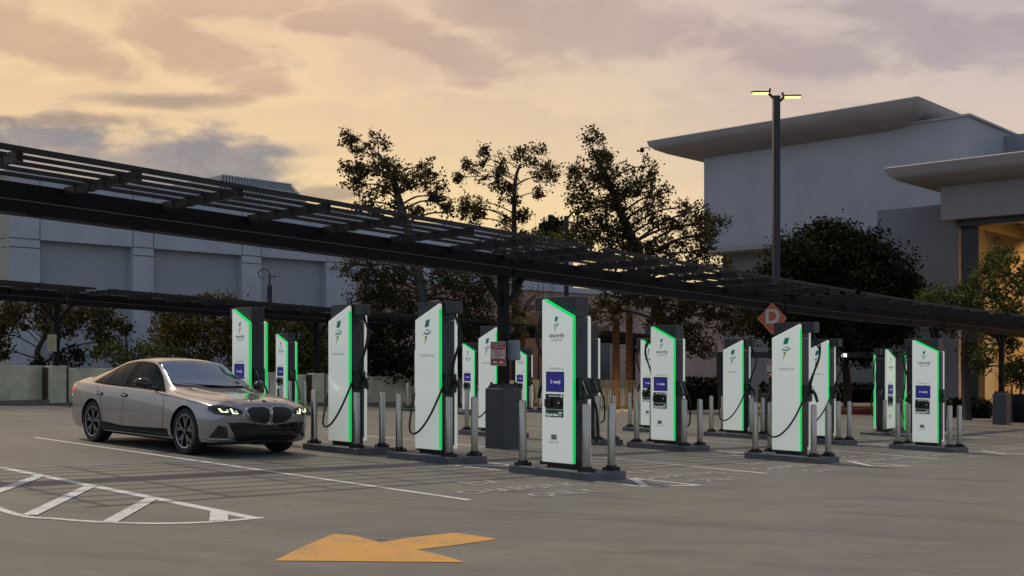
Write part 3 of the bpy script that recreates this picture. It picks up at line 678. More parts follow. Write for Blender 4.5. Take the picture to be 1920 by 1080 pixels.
# ------------------------------------------------------------------ buildings
def vline(v, px):      # u where the plane v=const crosses image column px
    r = (px - 960) / FPX; return (-v * CT + r * -v * ST) / (ST - r * CT) if False else (-(v * CT) - r * v * ST) / (ST - r * CT)
def uline(u, px):
    r = (px - 960) / FPX; return (r * u * CT - u * ST) / (CT + r * ST)
def zat(v, u, py): Y = -v * ST + u * CT; return CAMH + (662 - py) / FPX * Y
def left_building():
    V = -61.6
    xs = dict(c0=17, a0=75, a1=249, b0=288, b1=454, d0=490, d1=612, e=668)
    U = {k: vline(V, x) for k, x in xs.items()}
    g0 = -6.
    zt = zat(V, U['c0'], 325); zr = zat(V, U['a0'], 449.5); zl = zat(V, U['c0'], 462)
    p = lot(V, U['c0']); t = thing('department_store', 'long pale grey windowless building with recessed rough stone panels behind the left canopy', 'building', (p.x, p.y, 0), Rz)
    o = (0, 0)
    u0 = U['c0']; f = lambda u: u - u0
    D = .55
    m = MB(); m.box(-45, -D, 0, f(U['e']), g0, zt); m.build('wall', STONE, t)
    m = MB(); m.box(-D, 0, 0, f(U['e']), zr, zt - .002); m.build('frieze', STUC, t)
    cols = [('c0', 'a0'), ('a1', 'b0'), ('b1', 'd0'), ('d1', 'e')]
    for a, b in cols:
        m = MB(); m.box(-D + .001, -.002, f(U[a]) + .001, f(U[b]), g0, zr); m.build('pilaster', STUC, t)
    m = MB()
    for a, b in cols:
        m.box(-.002, .006, f(U[a]), f(U[b]), zr - .03, zr + .03); m.box(-.002, .006, f(U[a]), f(U[b]), zl - .03, zl + .03)
        for k in (a, b):
            if k != 'c0': m.box(-.001, .007, f(U[k]) - .025, f(U[k]) + .025, zr, zt)
    m.box(-45, -.3, -.012, -.001, zr - .03, zr + .03); m.box(-45, -.3, -.012, -.001, zl - .03, zl + .03)
    m.build('joint_line', mat('joint_dark', (.10, .10, .115), .8), t)
    m = MB(); m.box(-45, -.0, -.011, -.0005, g0, zt); m.build('end_wall', mat('plaster_warm_light_tint', (.36, .35, .29), .8, var=.1), t)  # warm light falling on this end is put into its colour
    m = MB(); m.box(-45.1, .12, -.1, f(U['e']) + .1, zt, zt + .22); m.build('coping', STUC, t)
    # rooftop screen with sloped lattice sides
    a = vline(-75, 402); b = vline(-75, 632); z1 = zat(-77.6, a, 322)
    m = MB(); m.add([(x, y, z) for x, y, z in [(-14, f(a), zt + .2), (-14, f(b), zt + .2), (-28, f(b), zt + .2), (-28, f(a), zt + .2), (-16, f(a) + 2.2, z1), (-16, f(b) - 3.0, z1), (-26, f(b) - 3.0, z1), (-26, f(a) + 2.2, z1)]],
                    [(0, 1, 5, 4), (1, 2, 6, 5), (2, 3, 7, 6), (3, 0, 4, 7), (4, 5, 6, 7)])
    rs = m.build('roof_screen', mat('grey_screen', (.14, .15, .17), .6), t)
    m = MB()
    for k in range(7):
        w = k / 6; x = -14 - 2 * w + .06; z = zt + .2 + (z1 - zt - .2) * w
        m.box(x, x + .12, f(a) + 2.2 * w, f(b) - 3.0 * w, z - .05, z + .05)
    for k in range(26):
        y0 = f(a) + (f(b) - f(a)) * k / 25; y1 = f(a) + 2.2 + (f(b) - 5.2 - f(a)) * k / 25
        m.add([(-13.9, y0, zt + .2), (-13.9, y0 + .12, zt + .2), (-15.9, y1 + .12, z1), (-15.9, y1, z1)], [(0, 1, 2, 3)])
    m.build('lattice', mat('pale_lattice', (.30, .32, .35), .6), rs)
    # pinkish lower wing
    V2 = -66.; a = U['e'] + .3; b = vline(V2, 1440); z2 = zat(V2, a, 520)
    q = lot(V2, a); w = thing('shopping_wing', 'low pinkish plaster wing behind the palms, glowing warm near the entrance', 'building', (q.x, q.y, 0), Rz)
    h = lambda u: u - a
    m = MB(); m.box(-20, 0, 0, h(b), g0, z2); m.build('wall', STUW, w)
    m = MB(); m.box(-20.2, .3, -.1, h(b) + .2, z2, z2 + .5); m.build('cornice', STUC, w)
    z3 = zat(V2 - 5, vline(V2 - 5, 700), 412); m = MB(); m.box(-20, -5, -.3, h(vline(V2 - 5, 1075)), z2 + .5, z3); m.build('upper_wall', STUC, w)
    m = MB(); m.box(-20.1, -4.9, -.4, h(vline(V2 - 5, 1075)) + .1, z3, z3 + .3); m.build('coping', STUC, w)
    m = MB()
    for px0, px1, y0, y1 in ((1105, 1143, 612, 692), (1010, 1050, 640, 700), (830, 860, 640, 705), (1230, 1262, 630, 705)):
        ua, ub = vline(V2, px0), vline(V2, px1); m.box(.0, .06, h(ua), h(ub), zat(V2, ua, y1 + 20), zat(V2, ua, y0))
    m.build('doorway', GLASSD, w)
    m = MB()
    for px0, px1, y0, y1 in ((955, 1020, 585, 700), (880, 905, 580, 700)):
        ua, ub = vline(V2, px0), vline(V2, px1); m.box(.0, .25, h(ua), h(ub), zat(V2, ua, y1 + 20), zat(V2, ua, y0))
    m.build('pilaster', mat('salmon_plaster', (.34, .17, .10), .8, var=.15), w)
    m = MB()
    for px in (1038, 1128, 1190, 1275): ua = vline(V2, px); m.box(.0, .012, h(ua) - .03, h(ua) + .03, g0, z2)
    m.box(.0, .012, 0, h(b), z2 - 1.6, z2 - 1.55); m.build('joint_line', mat('joint_dark', (.1, .1, .115), .8), w)
left_building()

def eave(mb, prof, path):
    """sweep a profile (out, z) round a rectangular path given as [(x, y, nx, ny)]"""
    n = len(prof); vs = []
    for x, y, nx, ny in path: vs += [(x + nx * o, y + ny * o, z) for o, z in prof]
    fs = []
    for i in range(len(path) - 1):
        for k in range(n - 1): fs.append((i * n + k, (i + 1) * n + k, (i + 1) * n + k + 1, i * n + k + 1))
    fs.append(tuple(range(n))); fs.append(tuple((len(path) - 1) * n + k for k in range(n)))
    mb.add(vs, fs)
def right_building():
    # local x = v, local y = u
    Um = 59.5
    vl = uline(Um, 1320); vr = uline(Um, 1815)
    zt = zat(vr, Um, 217); zb = zat(vl, Um, 467); g0 = -6.
    q = lot(vl, Um); t = thing('store_building', 'large pale blank-walled building with an upswept roof slab behind the tall lamp post', 'building', (q.x, q.y, 0), Rz)
    X = lambda v: v - vl; Y = lambda u: u - Um
    m = MB(); m.box(0, X(vr), 0, 26, zb, zt); m.build('wall', STUR, t)
    m = MB(); m.box(-.25, X(vr) - .002, -.25, 26, zb - .28, zb - .002); m.build('slab_edge', EAVE, t)
    zw = uline(Um + 1.6, 1355)
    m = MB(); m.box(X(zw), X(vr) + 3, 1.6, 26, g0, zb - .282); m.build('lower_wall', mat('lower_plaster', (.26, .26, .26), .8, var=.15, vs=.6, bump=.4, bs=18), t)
    # upswept roof slab
    zl = zat(vl, Um, 295) - .25
    ve = uline(Um - 1.9, 1728)
    R0 = X(ve)
    prof = [(0, 0), (.9, .12), (1.9, .38), (2.6, .72), (2.95, 1.05), (3.05, 1.38), (2.9, 1.45), (0, 1.48)]
    pts = []
    n = len(prof)
    m = MB(); S = 8
    # front edge, left end and right end loops; corners are mitred
    cs = [(0 - .0, 22, -1, 0), (0, 0, -1, -1), (R0 - 2.6, 0, 1, -1), (R0 - 2.6, 22, 1, 0)]
    vs = []
    for x, y, nx, ny in cs: vs += [(x + nx * o * (1.05 if nx < 0 else .8), y + ny * o * .62, zt - .2 + z * .9) for o, z in prof]
    fs = [(i * n + k, (i + 1) * n + k, (i + 1) * n + k + 1, i * n + k + 1) for i in range(3) for k in range(n - 1)]
    fs.append((n - 1, 2 * n - 1, 3 * n - 1, 4 * n - 1)); fs.append((0, n, 2 * n, 3 * n)); fs.append(tuple(range(n))); fs.append(tuple(3 * n + k for k in range(n)))
    m.add(vs, fs); m.build('roof_slab', EAVE, t, smooth=True)
    m = MB(); m.box(X(vr) - 4.2, X(vr), -.05, .0, zt - 1.0, zt - .4) if False else None
    # parapet block to the right of the slab
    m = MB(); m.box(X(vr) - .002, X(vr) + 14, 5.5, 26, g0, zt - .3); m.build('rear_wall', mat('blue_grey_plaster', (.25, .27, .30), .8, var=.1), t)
    m = MB(); m.box(X(vr) - 5.0, X(vr) + .15, -.12, 26, zt - .02, zt + .10); m.build('coping', STUR, t)
    m = MB(); m.tube([(-4.1, .5, zt + 1.2), (-5.3, .5, zt + 1.2)], .03, 6); m.lathe([(0, 0), (.14, .05), (.16, .2), (.1, .35), (0, .38)], 10, Matrix.Translation((-5.35, .5, zt + .9))); m.build('roof_camera', STEELD, t)
    m = MB()
    for k in range(1, 5): x_ = X(vr) * k / 5; m.box(x_ - .012, x_ + .012, -.004, .0, zb + .01, zt - .05)
    for zz in (zb + (zt - zb) * .33, zb + (zt - zb) * .67): m.box(.02, X(vr) - .02, -.004, .0, zz - .012, zz + .012)
    m.build('joint_line', mat('wall_joint', (.345, .36, .39), .85), t)
    # second, lower block standing forward
    U2 = 54.; va = uline(U2, 1645)
    z2 = zat(va, U2, 395)
    m = MB(); m.box(X(va), X(va) + 4.2, Y(U2), Y(Um) + 1.5, g0, z2); m.build('side_wall', mat('taupe_plaster', (.25, .25, .27), .8, var=.12, vs=.4, bump=.3, bs=20), t)
    # portico with its own upswept slab
    U3 = 50.; vb = uline(U3, 1764); p2 = lot(vb, U3); XX = lambda v: v - vb
    t2 = thing('entrance_portico', 'lit entrance portico with curved roof slab and dark columns at the far right', 'portico', (p2.x, p2.y, 0), Rz)
    za = zat(vb, U3, 350); zc = zat(vb, U3, 413)
    m = MB(); m.box(0, 16, 0, .5, zc, za); m.box(0, .5, .5, 9, zc, za); m.build('fascia', mat('fascia_plaster', (.24, .225, .225), .7, var=.1, vs=.5), t2)
    prof2 = [(0, 0), (.9, .1), (1.7, .32), (2.15, .6), (2.35, .95), (2.2, 1.0), (0, 1.02)]; n = len(prof2)
    cs = [(0, 9, -1, 0), (0, 0, -1, -1), (16, 0, .2, -1), (16, 9, .2, 0)]; vs = []
    for x, y, nx, ny in cs: vs += [(x + nx * o * .95, y + ny * o * .5, za + z) for o, z in prof2]
    fs = [(i * n + k, (i + 1) * n + k, (i + 1) * n + k + 1, i * n + k + 1) for i in range(3) for k in range(n - 1)]
    fs.append((n - 1, 2 * n - 1, 3 * n - 1, 4 * n - 1)); fs.append((0, n, 2 * n, 3 * n)); fs.append(tuple(range(n))); fs.append(tuple(3 * n + k for k in range(n)))
    m = MB(); m.add(vs, fs); m.build('roof_slab', EAVE, t2, smooth=True)
    m = MB(); m.box(.5, 16, .5, 9, zc + .5, zc + .56); m.build('ceiling', mat('portico_ceiling', (.5, .40, .25), .6), t2)
    m = MB(); m.box(.5, 16, .501, .9, zc - .3, zc + .3); m.box(.501, 1.0, .9, 9, zc - .3, zc + .3); m.build('soffit_beam', DARKW, t2)
    m = MB(); m.box(.55, 1.35, 1.0, 1.8, g0, zc - .302); m.build('column', DARKW, t2)
    m = MB(); m.box(2.6, 3.5, 4.0, 4.9, g0, zc + .49); m.build('column', mat('warm_stone', (.42, .33, .2), .7, var=.2, vs=1), t2)
    m = MB(); m.box(-2.6, 18, 9.0, 9.4, g0, zc + .49); m.build('back_wall', mat('warm_stone', (.42, .33, .2), .7, var=.2, vs=1), t2)
    m = MB()
    for k in range(5): m.box(3.5 + k * 2.4, 3.56 + k * 2.4, 8.94, 8.998, g0, zc + .3)
    m.box(3, 18, 8.94, 8.998, 2.2, 2.27); m.build('joint_line', mat('joint_tan', (.2, .14, .07), .8), t2)
    m = MB(); m.box(2.2, 2.9, 2.5, 3.2, zc + .44, zc + .49); m.box(6.2, 6.9, 2.5, 3.2, zc + .44, zc + .49); lm = m.build('ceiling_lamp', mat('lamp_warm', (1, .8, .5), .5, emit=(1, .66, .28), es=8), t2)
    for k, (x, y) in enumerate(((4.2, 5.6), (8.5, 5.6))):
        l = bpy.data.lights.new('portico_light', 'AREA'); l.shape = 'DISK'; l.size = 1.2; l.spread = R(85); l.energy = 700; l.color = (1, .60, .22)
        lo = bpy.data.objects.new('portico_light', l); COL.objects.link(lo); lo.parent = t2; lo.location = (x, y, zc + .3)
    for x, e in ((.4, 1500), (3.4, 2200), (6.4, 2200), (9.4, 1800)):
        l = bpy.data.lights.new('wall_washer', 'SPOT'); l.energy = e; l.color = (1, .58, .20); l.shadow_soft_size = .25; l.spot_size = R(115); l.spot_blend = .6
        lo = bpy.data.objects.new('wall_washer', l); COL.objects.link(lo); lo.parent = t2; lo.location = (x, 6.2, zc + .3)
        lo.rotation_euler = Vector((0, -1, 1.25)).to_track_quat('Z', 'Y').to_euler()
    # foot of the portico: steps of low planters come with the planting
right_building()

# far covered walk with its post and lamp, behind the chargers
def far_walk():
    Z = 50.; a = W3(1345, 670, Z); b = W3(1665, 670, Z)
    t = thing('covered_walkway', 'low dark covered walkway in front of the store, one small white lamp on its edge', 'walkway', (a.x, a.y, gz(a.x, a.y)), 0)
    zt = W3(0, 660, Z).z - gz(a.x, a.y); zb = W3(0, 671, Z).z - gz(a.x, a.y)
    m = MB(); m.box(0, b.x - a.x, 0, 2.4, zb, zt); m.build('roof', DARKW, t)
    for x in (.15, 2.6, 5.3, 7.8):
        m = MB(); m.box(x - .13, x + .13, .1, .36, -.6, zb); m.build('post', DARKW, t)
    m = MB(); m.box(5.78, 6.0, -.06, .0, zb + .04, zb + .2); m.build('lamp', mat('small_white_lamp', (1, 1, 1), .5, emit=(1, .95, .85), es=1.5), t)
far_walk()
def kerb_and_walk():
    a = onground(1380, 777); b = onground(1725, 777); a = onground(1380, 777)
    d = b - a; rz = math.atan2(d.y, d.x); z = gz((a.x + b.x) / 2, (a.y + b.y) / 2)
    m = MB(); m.box(-.4, d.length + 12, .18, 7, -.3, .16); o = m.build('pavement', mat('pavement', (.20, .15, .11), .8, var=.3, vs=1), None, (a.x, a.y, z), rz); tag(o, kind='structure')
    m = MB(); m.box(-.4, d.length + 2, 0, .178, -.3, .158); o2 = m.build('kerb', mat('red_kerb_paint', (.20, .012, .010), .6, var=.3, vs=4), None, (a.x, a.y, z), rz, bevel=.02); tag(o2, kind='structure')
kerb_and_walk()

# ------------------------------------------------------------------ lamp posts
YEL = mat('sodium_lens', (1, .8, .3), .4, emit=(1, .78, .15), es=4)
def lamp_post(px, py_top, Z, label, w=.30, heads=((-1, 0), (1, .16)), arm=.5, lit=True, rz=0.):
    p = W3(px, py_top, Z); z0 = gz(p.x, p.y)
    t = thing('lamp_post', label, 'lamp post', (p.x, p.y, z0), rz, 'lamp posts')
    h = p.z - z0
    m = MB(); m.box(-w / 2, w / 2, -w / 2, w / 2, 0, h); m.build('pole', DARKW, t, bevel=.02)
    m = MB(); m.box(-w * .9, w * .9, -w * .9, w * .9, 0, .9); m.build('footing', PEDM, t, bevel=.03)
    for s, dzz in heads:
        zz = h + .12 - dzz
        m = MB(); m.tube([(s * w * .3, 0, h - .12 - dzz), (s * (w * .5 + arm * .45), 0, zz)], .06, 8); m.build('arm', DARKW, t)
        m = MB(); m.flat([(s * (w * .5 + arm * .3), -.11), (s * (w * .5 + arm * .3), .11), (s * (w * .5 + arm + .42), .16), (s * (w * .5 + arm + .5), .06), (s * (w * .5 + arm + .5), -.06), (s * (w * .5 + arm + .42), -.16)], zz, zz + .07)
        m.lathe([(.05, 0), (.05, .1), (.03, .14), (0, .15)], 8, Matrix.Translation((s * (w * .5 + arm * .3), 0, zz + .07)))
        hd = m.build('lamp_head', DARKW, t, bevel=.01)
        m = MB(); x0, x1 = sorted((s * (w * .5 + arm * .5), s * (w * .5 + arm + .45))); m.box(x0, x1, -.12, .12, zz - .035, zz - .001); m.build('lens', YEL if lit else GLASSD, hd)
        if lit:
            l = bpy.data.lights.new('lamp_light', 'SPOT'); l.energy = 300; l.color = (1, .78, .35); l.spot_size = R(150); l.spot_blend = .8; l.shadow_soft_size = .15
            lo = bpy.data.objects.new('lamp_light', l); COL.objects.link(lo); lo.parent = hd; lo.location = ((x0 + x1) / 2, 0, zz - .08)
    return t
lamp_post(1455.5, 180, 46, 'tall dark lamp post with two lit yellow heads in front of the pale building', w=.29, arm=.42)
lamp_post(1062, 405, 58, 'slim dark lamp post with one lit head between the middle trees', w=.24, heads=((1, 0),), arm=.3)
def slim_pole():
    Z = 56; p = W3(505.5, 518, Z); z0 = gz(p.x, p.y); h = p.z - z0
    t = thing('antenna_pole', 'thin pole topped by a wire loop and crossbar before the stone panels', 'pole', (p.x, p.y, z0))
    m = MB(); m.tube([(0, 0, 0), (0, 0, h - .45)], .13, 10); m.tube([(0, 0, h - .5), (0, 0, h + .1)], .05, 8); m.build('pole', DARKW, t)
    m = MB(); m.tube([(-.30 + .30 * math.cos(a), 0, h + .12 + .24 * math.sin(a)) for a in [k * PI / 9 for k in range(0, 15)]], .025, 6); m.tube([(-.1, 0, h - .02), (.42, 0, h - .02)], .025, 6); m.tube([(.25, 0, h - .08), (.25, 0, h + .05)], .02, 6); m.build('wire_loop', DARKW, t)
slim_pole()

# ------------------------------------------------------------------ vegetation
def leaf_mat(name, a, b, tr=.25):
    m = bpy.data.materials.new(name); m.use_nodes = True; t = m.node_tree; q = G(t); p = t.nodes['Principled BSDF']
    ge = t.nodes.new('ShaderNodeNewGeometry'); ob = t.nodes.new('ShaderNodeTexCoord').outputs['Object']
    f = q.m('ADD', q.m('MULTIPLY', ge.outputs['Random Per Island'], .5), q.m('MULTIPLY', q.noise(ob, .9, 3), .5))
    c = q.mix(q.ss(f, .3, .75), a, b)
    t.links.new(c, p.inputs['Base Color']); p.inputs['Roughness'].default_value = .7; p.inputs['Specular IOR Level'].default_value = .1
    tl = t.nodes.new('ShaderNodeBsdfTranslucent'); t.links.new(c, tl.inputs[0]); mx = t.nodes.new('ShaderNodeMixShader'); mx.inputs[0].default_value = tr
    t.links.new(p.outputs[0], mx.inputs[1]); t.links.new(tl.outputs[0], mx.inputs[2]); t.links.new(mx.outputs[0], t.nodes['Material Output'].inputs[0])
    return m
LSYC = leaf_mat('sycamore_leaf', (.028, .026, .012), (.105, .082, .026))
LDARK = leaf_mat('dark_leaf', (.009, .012, .005), (.026, .030, .012), .1)
LOLIVE = leaf_mat('olive_leaf', (.038, .048, .016), (.15, .155, .04))
LGOLD = leaf_mat('golden_bush_leaf', (.040, .032, .010), (.19, .125, .024))
LPALM = leaf_mat('palm_frond', (.05, .045, .02), (.18, .13, .04))
def leaves(mb, clumps, rnd, size, dens, sub=.34, squash=.9, shell=.35):
    """clumps: (centre, radii); many folded leaf faces gathered in sprays through each clump's volume"""
    for c, r in clumps:
        vol = (r[0] * r[1] * r[2]) ** (1 / 3)
        ns = max(7, int(dens * vol ** 2 * 8.5))
        for _ in range(ns):
            while True:
                d = Vector((rnd.uniform(-1, 1), rnd.uniform(-1, 1), rnd.uniform(-1, 1)))
                if shell < d.length <= 1 or (d.length <= 1 and rnd.random() < .35): break
            sc = c + Vector((d.x * r[0], d.y * r[1], d.z * r[2])); sr = sub * rnd.uniform(.6, 1.3) * min(1.1, .55 + vol * .4)
            ax_ = Vector((rnd.gauss(0, 1), rnd.gauss(0, 1), rnd.gauss(.3, .8))).normalized()
            for _ in range(int(36 * rnd.uniform(.6, 1.4))):
                p = sc + ax_ * rnd.uniform(-1, 1) * sr * 1.2 + Vector((rnd.gauss(0, .45), rnd.gauss(0, .45), rnd.gauss(0, .4))) * sr
                L = size * rnd.uniform(.6, 1.3); n = Vector((rnd.gauss(0, 1), rnd.gauss(0, 1), rnd.gauss(0, 1))).normalized()
                t = n.orthogonal().normalized(); t = Matrix.Rotation(rnd.uniform(0, 6.28), 3, n) @ t; b = n.cross(t)
                o = len(mb.v)
                mb.v += [tuple(p - t * L * .5), tuple(p + b * L * .36 + n * L * .08), tuple(p + t * L * .55), tuple(p - b * L * .36 + n * L * .08)]
                mb.f += [(o, o + 1, o + 2), (o, o + 2, o + 3)]; mb.mi += [0, 0]
def tree(name, label, cat, Z, trunk, clumps, r0=.25, leaf=.16, dens=5., lm=None, bm_=None, depth=1., group='trees', seed=3, limbs=True, sub=.34, jit=.45, twig=0):
    """trunk: [(px,py)] from the base up; clumps: (px, py, rx_px, ry_px); everything turned into metres at distance Z"""
    rnd = random.Random(seed); k = Z / FPX
    base = W3(trunk[0][0], trunk[0][1], Z); z0 = gz(base.x, base.y)
    t = thing(name, label, cat, (base.x, base.y, z0), 0, group)
    org = Vector((base.x, base.y, z0))
    tp = [Vector((base.x, base.y, z0 - .2)) - org] + [W3(a, b, Z) - org + Vector((0, rnd.uniform(-.2, .2), 0)) for a, b in trunk[1:]]
    tp = cr(tp, 5); m = MB(); n = len(tp)
    rs = [r0 * (1.25 if i == 0 else 1 - .72 * i / (n - 1)) for i in range(n)]
    m.tube(tp, rs, 10)
    cl = []
    for c in clumps:
        ce = W3(c[0], c[1], Z) - org + Vector((0, rnd.uniform(-1, 1) * depth * jit * 2.2, 0))
        rx, rz_ = c[2] * k * 1.12, c[3] * k * 1.12
        cl.append((ce, (rx, (rx + rz_) / 2 * depth, rz_)))
        if limbs:
            # a limb from the nearest lower point of the trunk, arching to the clump
            best = min(range(n // 4, n), key=lambda i: (tp[i] - ce).length + (4 if tp[i].z > ce.z - .3 else 0) * .4)
            a = tp[best]; mid = (a + ce) / 2 + Vector((rnd.uniform(-.15, .15), rnd.uniform(-.15, .15), (ce - a).length * .10))
            ra = min(.075, max(.018, rs[best] * .30))
            m.tube([a, mid, ce, ce + (ce - mid) * .4 + Vector((0, 0, .15))], [ra, ra * .25], 6, 4)
            for _ in range(4 + twig):
                d = Vector((rnd.uniform(-1, 1) * rx, rnd.uniform(-1, 1) * rx, rnd.uniform(-.6, 1) * rz_)) * .85
                m.tube([ce - (ce - mid) * rnd.uniform(0, .5), ce + d * .5 + Vector((0, 0, .05)), ce + d], [max(.014, ra * .3), .008], 5, 2)
    m.build('trunk', bm_ or TRUNK, t, smooth=True)
    m = MB(); leaves(m, cl, rnd, leaf, dens, sub); m.build('crown', lm or LSYC, t)
    return t
# three open sycamores behind the far canopy
tree('sycamore_tree', 'open-crowned leafy tree with a pale leaning trunk, left of the middle, against the sky', 'tree', 50,
     [(800, 720), (795, 600), (785, 520), (764, 430), (748, 375), (735, 330), (710, 290)],
     [(655, 262, 12, 20), (672, 285, 16, 14), (706, 262, 20, 18), (700, 300, 26, 16), (662, 315, 24, 14), (672, 345, 22, 16), (690, 325, 22, 14), (740, 322, 26, 20), (760, 345, 30, 18), (795, 310, 14, 22), (790, 345, 22, 16),
      (683, 378, 24, 16), (715, 360, 20, 14), (818, 350, 20, 18), (828, 378, 16, 16), (838, 396, 12, 12), (815, 372, 14, 12), (742, 385, 14, 8), (780, 395, 16, 8), (705, 395, 14, 8),
      (672, 500, 34, 22), (700, 530, 40, 26), (690, 565, 44, 24), (745, 520, 34, 24), (740, 565, 40, 26), (720, 600, 50, 22), (830, 520, 40, 24), (860, 555, 44, 26), (840, 600, 50, 26), (890, 530, 30, 26), (900, 580, 30, 26)],
     r0=.34, leaf=.135, dens=5.0, bm_=TRUNKP, seed=11, group='sycamore trees behind the far canopy')
tree('sycamore_tree', 'thin open-crowned leafy tree standing in the middle, right of the one with the leaning trunk', 'tree', 52,
     [(965, 720), (966, 560), (965, 480), (964, 400), (966, 340), (975, 310)],
     [(880, 310, 10, 12), (868, 338, 14, 8), (906, 290, 10, 14), (905, 322, 14, 18), (940, 300, 7, 14), (935, 330, 12, 12), (970, 280, 8, 18), (985, 300, 16, 10), (1005, 282, 18, 12), (1020, 305, 22, 18), (1040, 330, 14, 12), (1010, 330, 16, 12),
      (1012, 360, 10, 14), (945, 350, 20, 16), (960, 378, 18, 14), (955, 345, 14, 12), (885, 378, 20, 14), (880, 405, 22, 20), (900, 395, 14, 16), (870, 390, 10, 10), (965, 405, 18, 18), (945, 420, 18, 14), (985, 400, 10, 16),
      (930, 470, 30, 22), (975, 500, 26, 22), (985, 450, 20, 14), (945, 540, 30, 26), (920, 500, 24, 20)],
     r0=.22, leaf=.13, dens=4.2, seed=12, group='sycamore trees behind the far canopy')
tree('sycamore_tree', 'broad leafy tree left of the big pale building, its crown covering the wall corner', 'tree', 48,
     [(1262, 730), (1250, 640), (1225, 560), (1195, 470), (1165, 400), (1140, 340), (1120, 300)],
     [(1108, 268, 18, 20), (1138, 288, 16, 12), (1118, 300, 26, 16), (1080, 318, 16, 14), (1100, 340, 36, 24), (1145, 335, 32, 24), (1190, 350, 26, 18), (1212, 318, 14, 18), (1085, 375, 24, 20), (1125, 385, 36, 26), (1165, 380, 28, 22),
      (1205, 345, 20, 14), (1240, 365, 16, 16), (1215, 390, 24, 18), (1120, 425, 40, 22), (1175, 425, 36, 20), (1080, 435, 26, 20), (1095, 455, 34, 14), (1230, 420, 24, 16), (1280, 385, 14, 14), (1300, 400, 20, 18), (1325, 415, 24, 14),
      (1350, 412, 18, 10), (1270, 430, 26, 16), (1300, 445, 28, 18), (1250, 465, 36, 18), (1195, 465, 36, 16), (1320, 470, 26, 14), (1145, 460, 30, 14), (1330, 440, 18, 14), (1150, 485, 40, 16), (1215, 495, 42, 18), (1285, 505, 38, 18), (1345, 500, 26, 16), (1100, 480, 30, 12),
      (1150, 560, 36, 22), (1130, 585, 26, 18), (1200, 560, 30, 24), (1260, 560, 44, 26), (1310, 575, 40, 26), (1350, 600, 34, 24), (1290, 620, 34, 24), (1370, 560, 36, 24), (1240, 600, 30, 20), (1330, 655, 20, 18), (1285, 650, 10, 14), (1390, 600, 24, 30)],
     r0=.36, leaf=.135, dens=5.0, seed=13, group='sycamore trees behind the far canopy')
# dense round tree before the pale wall
cl = [(1560, 455, 60, 34), (1500, 480, 55, 36), (1620, 470, 50, 34), (1660, 510, 46, 36), (1460, 520, 46, 30), (1540, 520, 70, 44), (1610, 540, 66, 44), (1680, 560, 34, 40), (1430, 530, 26, 20), (1480, 575, 60, 40), (1560, 590, 70, 44), (1640, 600, 60, 44), (1500, 630, 50, 34), (1590, 640, 60, 34), (1690, 610, 26, 34), (1700, 545, 16, 20), (1545, 428, 18, 12), (1580, 432, 18, 12), (1430, 600, 40, 34)]
tree('round_tree', 'big dense round dark tree standing before the pale building wall', 'tree', 52, [(1590, 770), (1585, 700), (1570, 620), (1560, 540)], cl, r0=.24, leaf=.16, dens=9., lm=LDARK, seed=14, group='trees', sub=.42)
# right hand tree by the portico
tree('broadleaf_tree', 'olive green spreading tree at the right edge in front of the lit portico', 'tree', 44, [(1815, 780), (1812, 700), (1806, 640), (1830, 580), (1860, 530)],
     [(1900, 478, 26, 18), (1870, 495, 30, 20), (1905, 520, 30, 30), (1850, 525, 34, 22), (1820, 545, 36, 22), (1870, 560, 40, 24), (1780, 560, 40, 16), (1750, 548, 26, 12), (1910, 575, 26, 26), (1830, 585, 40, 18), (1770, 585, 34, 14), (1740, 575, 20, 10),
      (1825, 660, 28, 22), (1845, 680, 20, 14), (1790, 620, 14, 10), (1905, 640, 16, 20), (1880, 610, 24, 16), (1900, 690, 10, 14)], r0=.17, leaf=.135, dens=5.2, lm=LOLIVE, seed=15)
# left hand tree and bushes behind the parapet
tree('spreading_tree', 'low spreading tree with forked dark trunk behind the wall at the far left', 'tree', 41, [(80, 720), (82, 690), (70, 660), (92, 620), (110, 590)],
     [(20, 600, 30, 18), (0, 620, 24, 16), (50, 580, 36, 20), (95, 585, 34, 20), (140, 590, 36, 22), (180, 585, 34, 20), (215, 595, 26, 18), (225, 612, 16, 12), (170, 620, 26, 16), (60, 610, 30, 14), (125, 615, 30, 16), (175, 640, 18, 10), (-20, 590, 30, 20), (10, 660, 16, 24)],
     r0=.16, leaf=.14, dens=5.5, lm=LSYC, seed=16)
def bush(name, label, Z, base, clumps, lm, leaf=.13, dens=6., seed=1, group='bushes behind the parapet wall'):
    return tree(name, label, 'bush', Z, [base, (base[0], base[1] - 30), (base[0] + 3, base[1] - 70)], clumps, r0=.09, leaf=leaf, dens=dens, lm=lm, seed=seed, group=group, twig=1)
bush('golden_bush', 'tall golden-tinged bush behind the wall, right above the car roof', 43, (350, 720), [(400, 590, 44, 34), (350, 605, 44, 34), (320, 590, 24, 24), (310, 630, 34, 30), (380, 640, 50, 36), (430, 620, 34, 36), (415, 565, 18, 14), (375, 563, 14, 12), (440, 665, 34, 24), (455, 600, 20, 30)], LGOLD, seed=21)
bush('green_bush', 'low green bush behind the wall left of the golden one', 41, (235, 700), [(225, 655, 34, 18), (205, 675, 24, 16), (260, 668, 34, 20), (300, 672, 34, 18), (340, 675, 34, 16)], LOLIVE, seed=22)
bush('dark_bush', 'small dark bush behind the wall, under the spreading tree', 41, (105, 700), [(115, 672, 26, 16), (140, 665, 20, 14), (90, 680, 18, 10)], LDARK, seed=23)
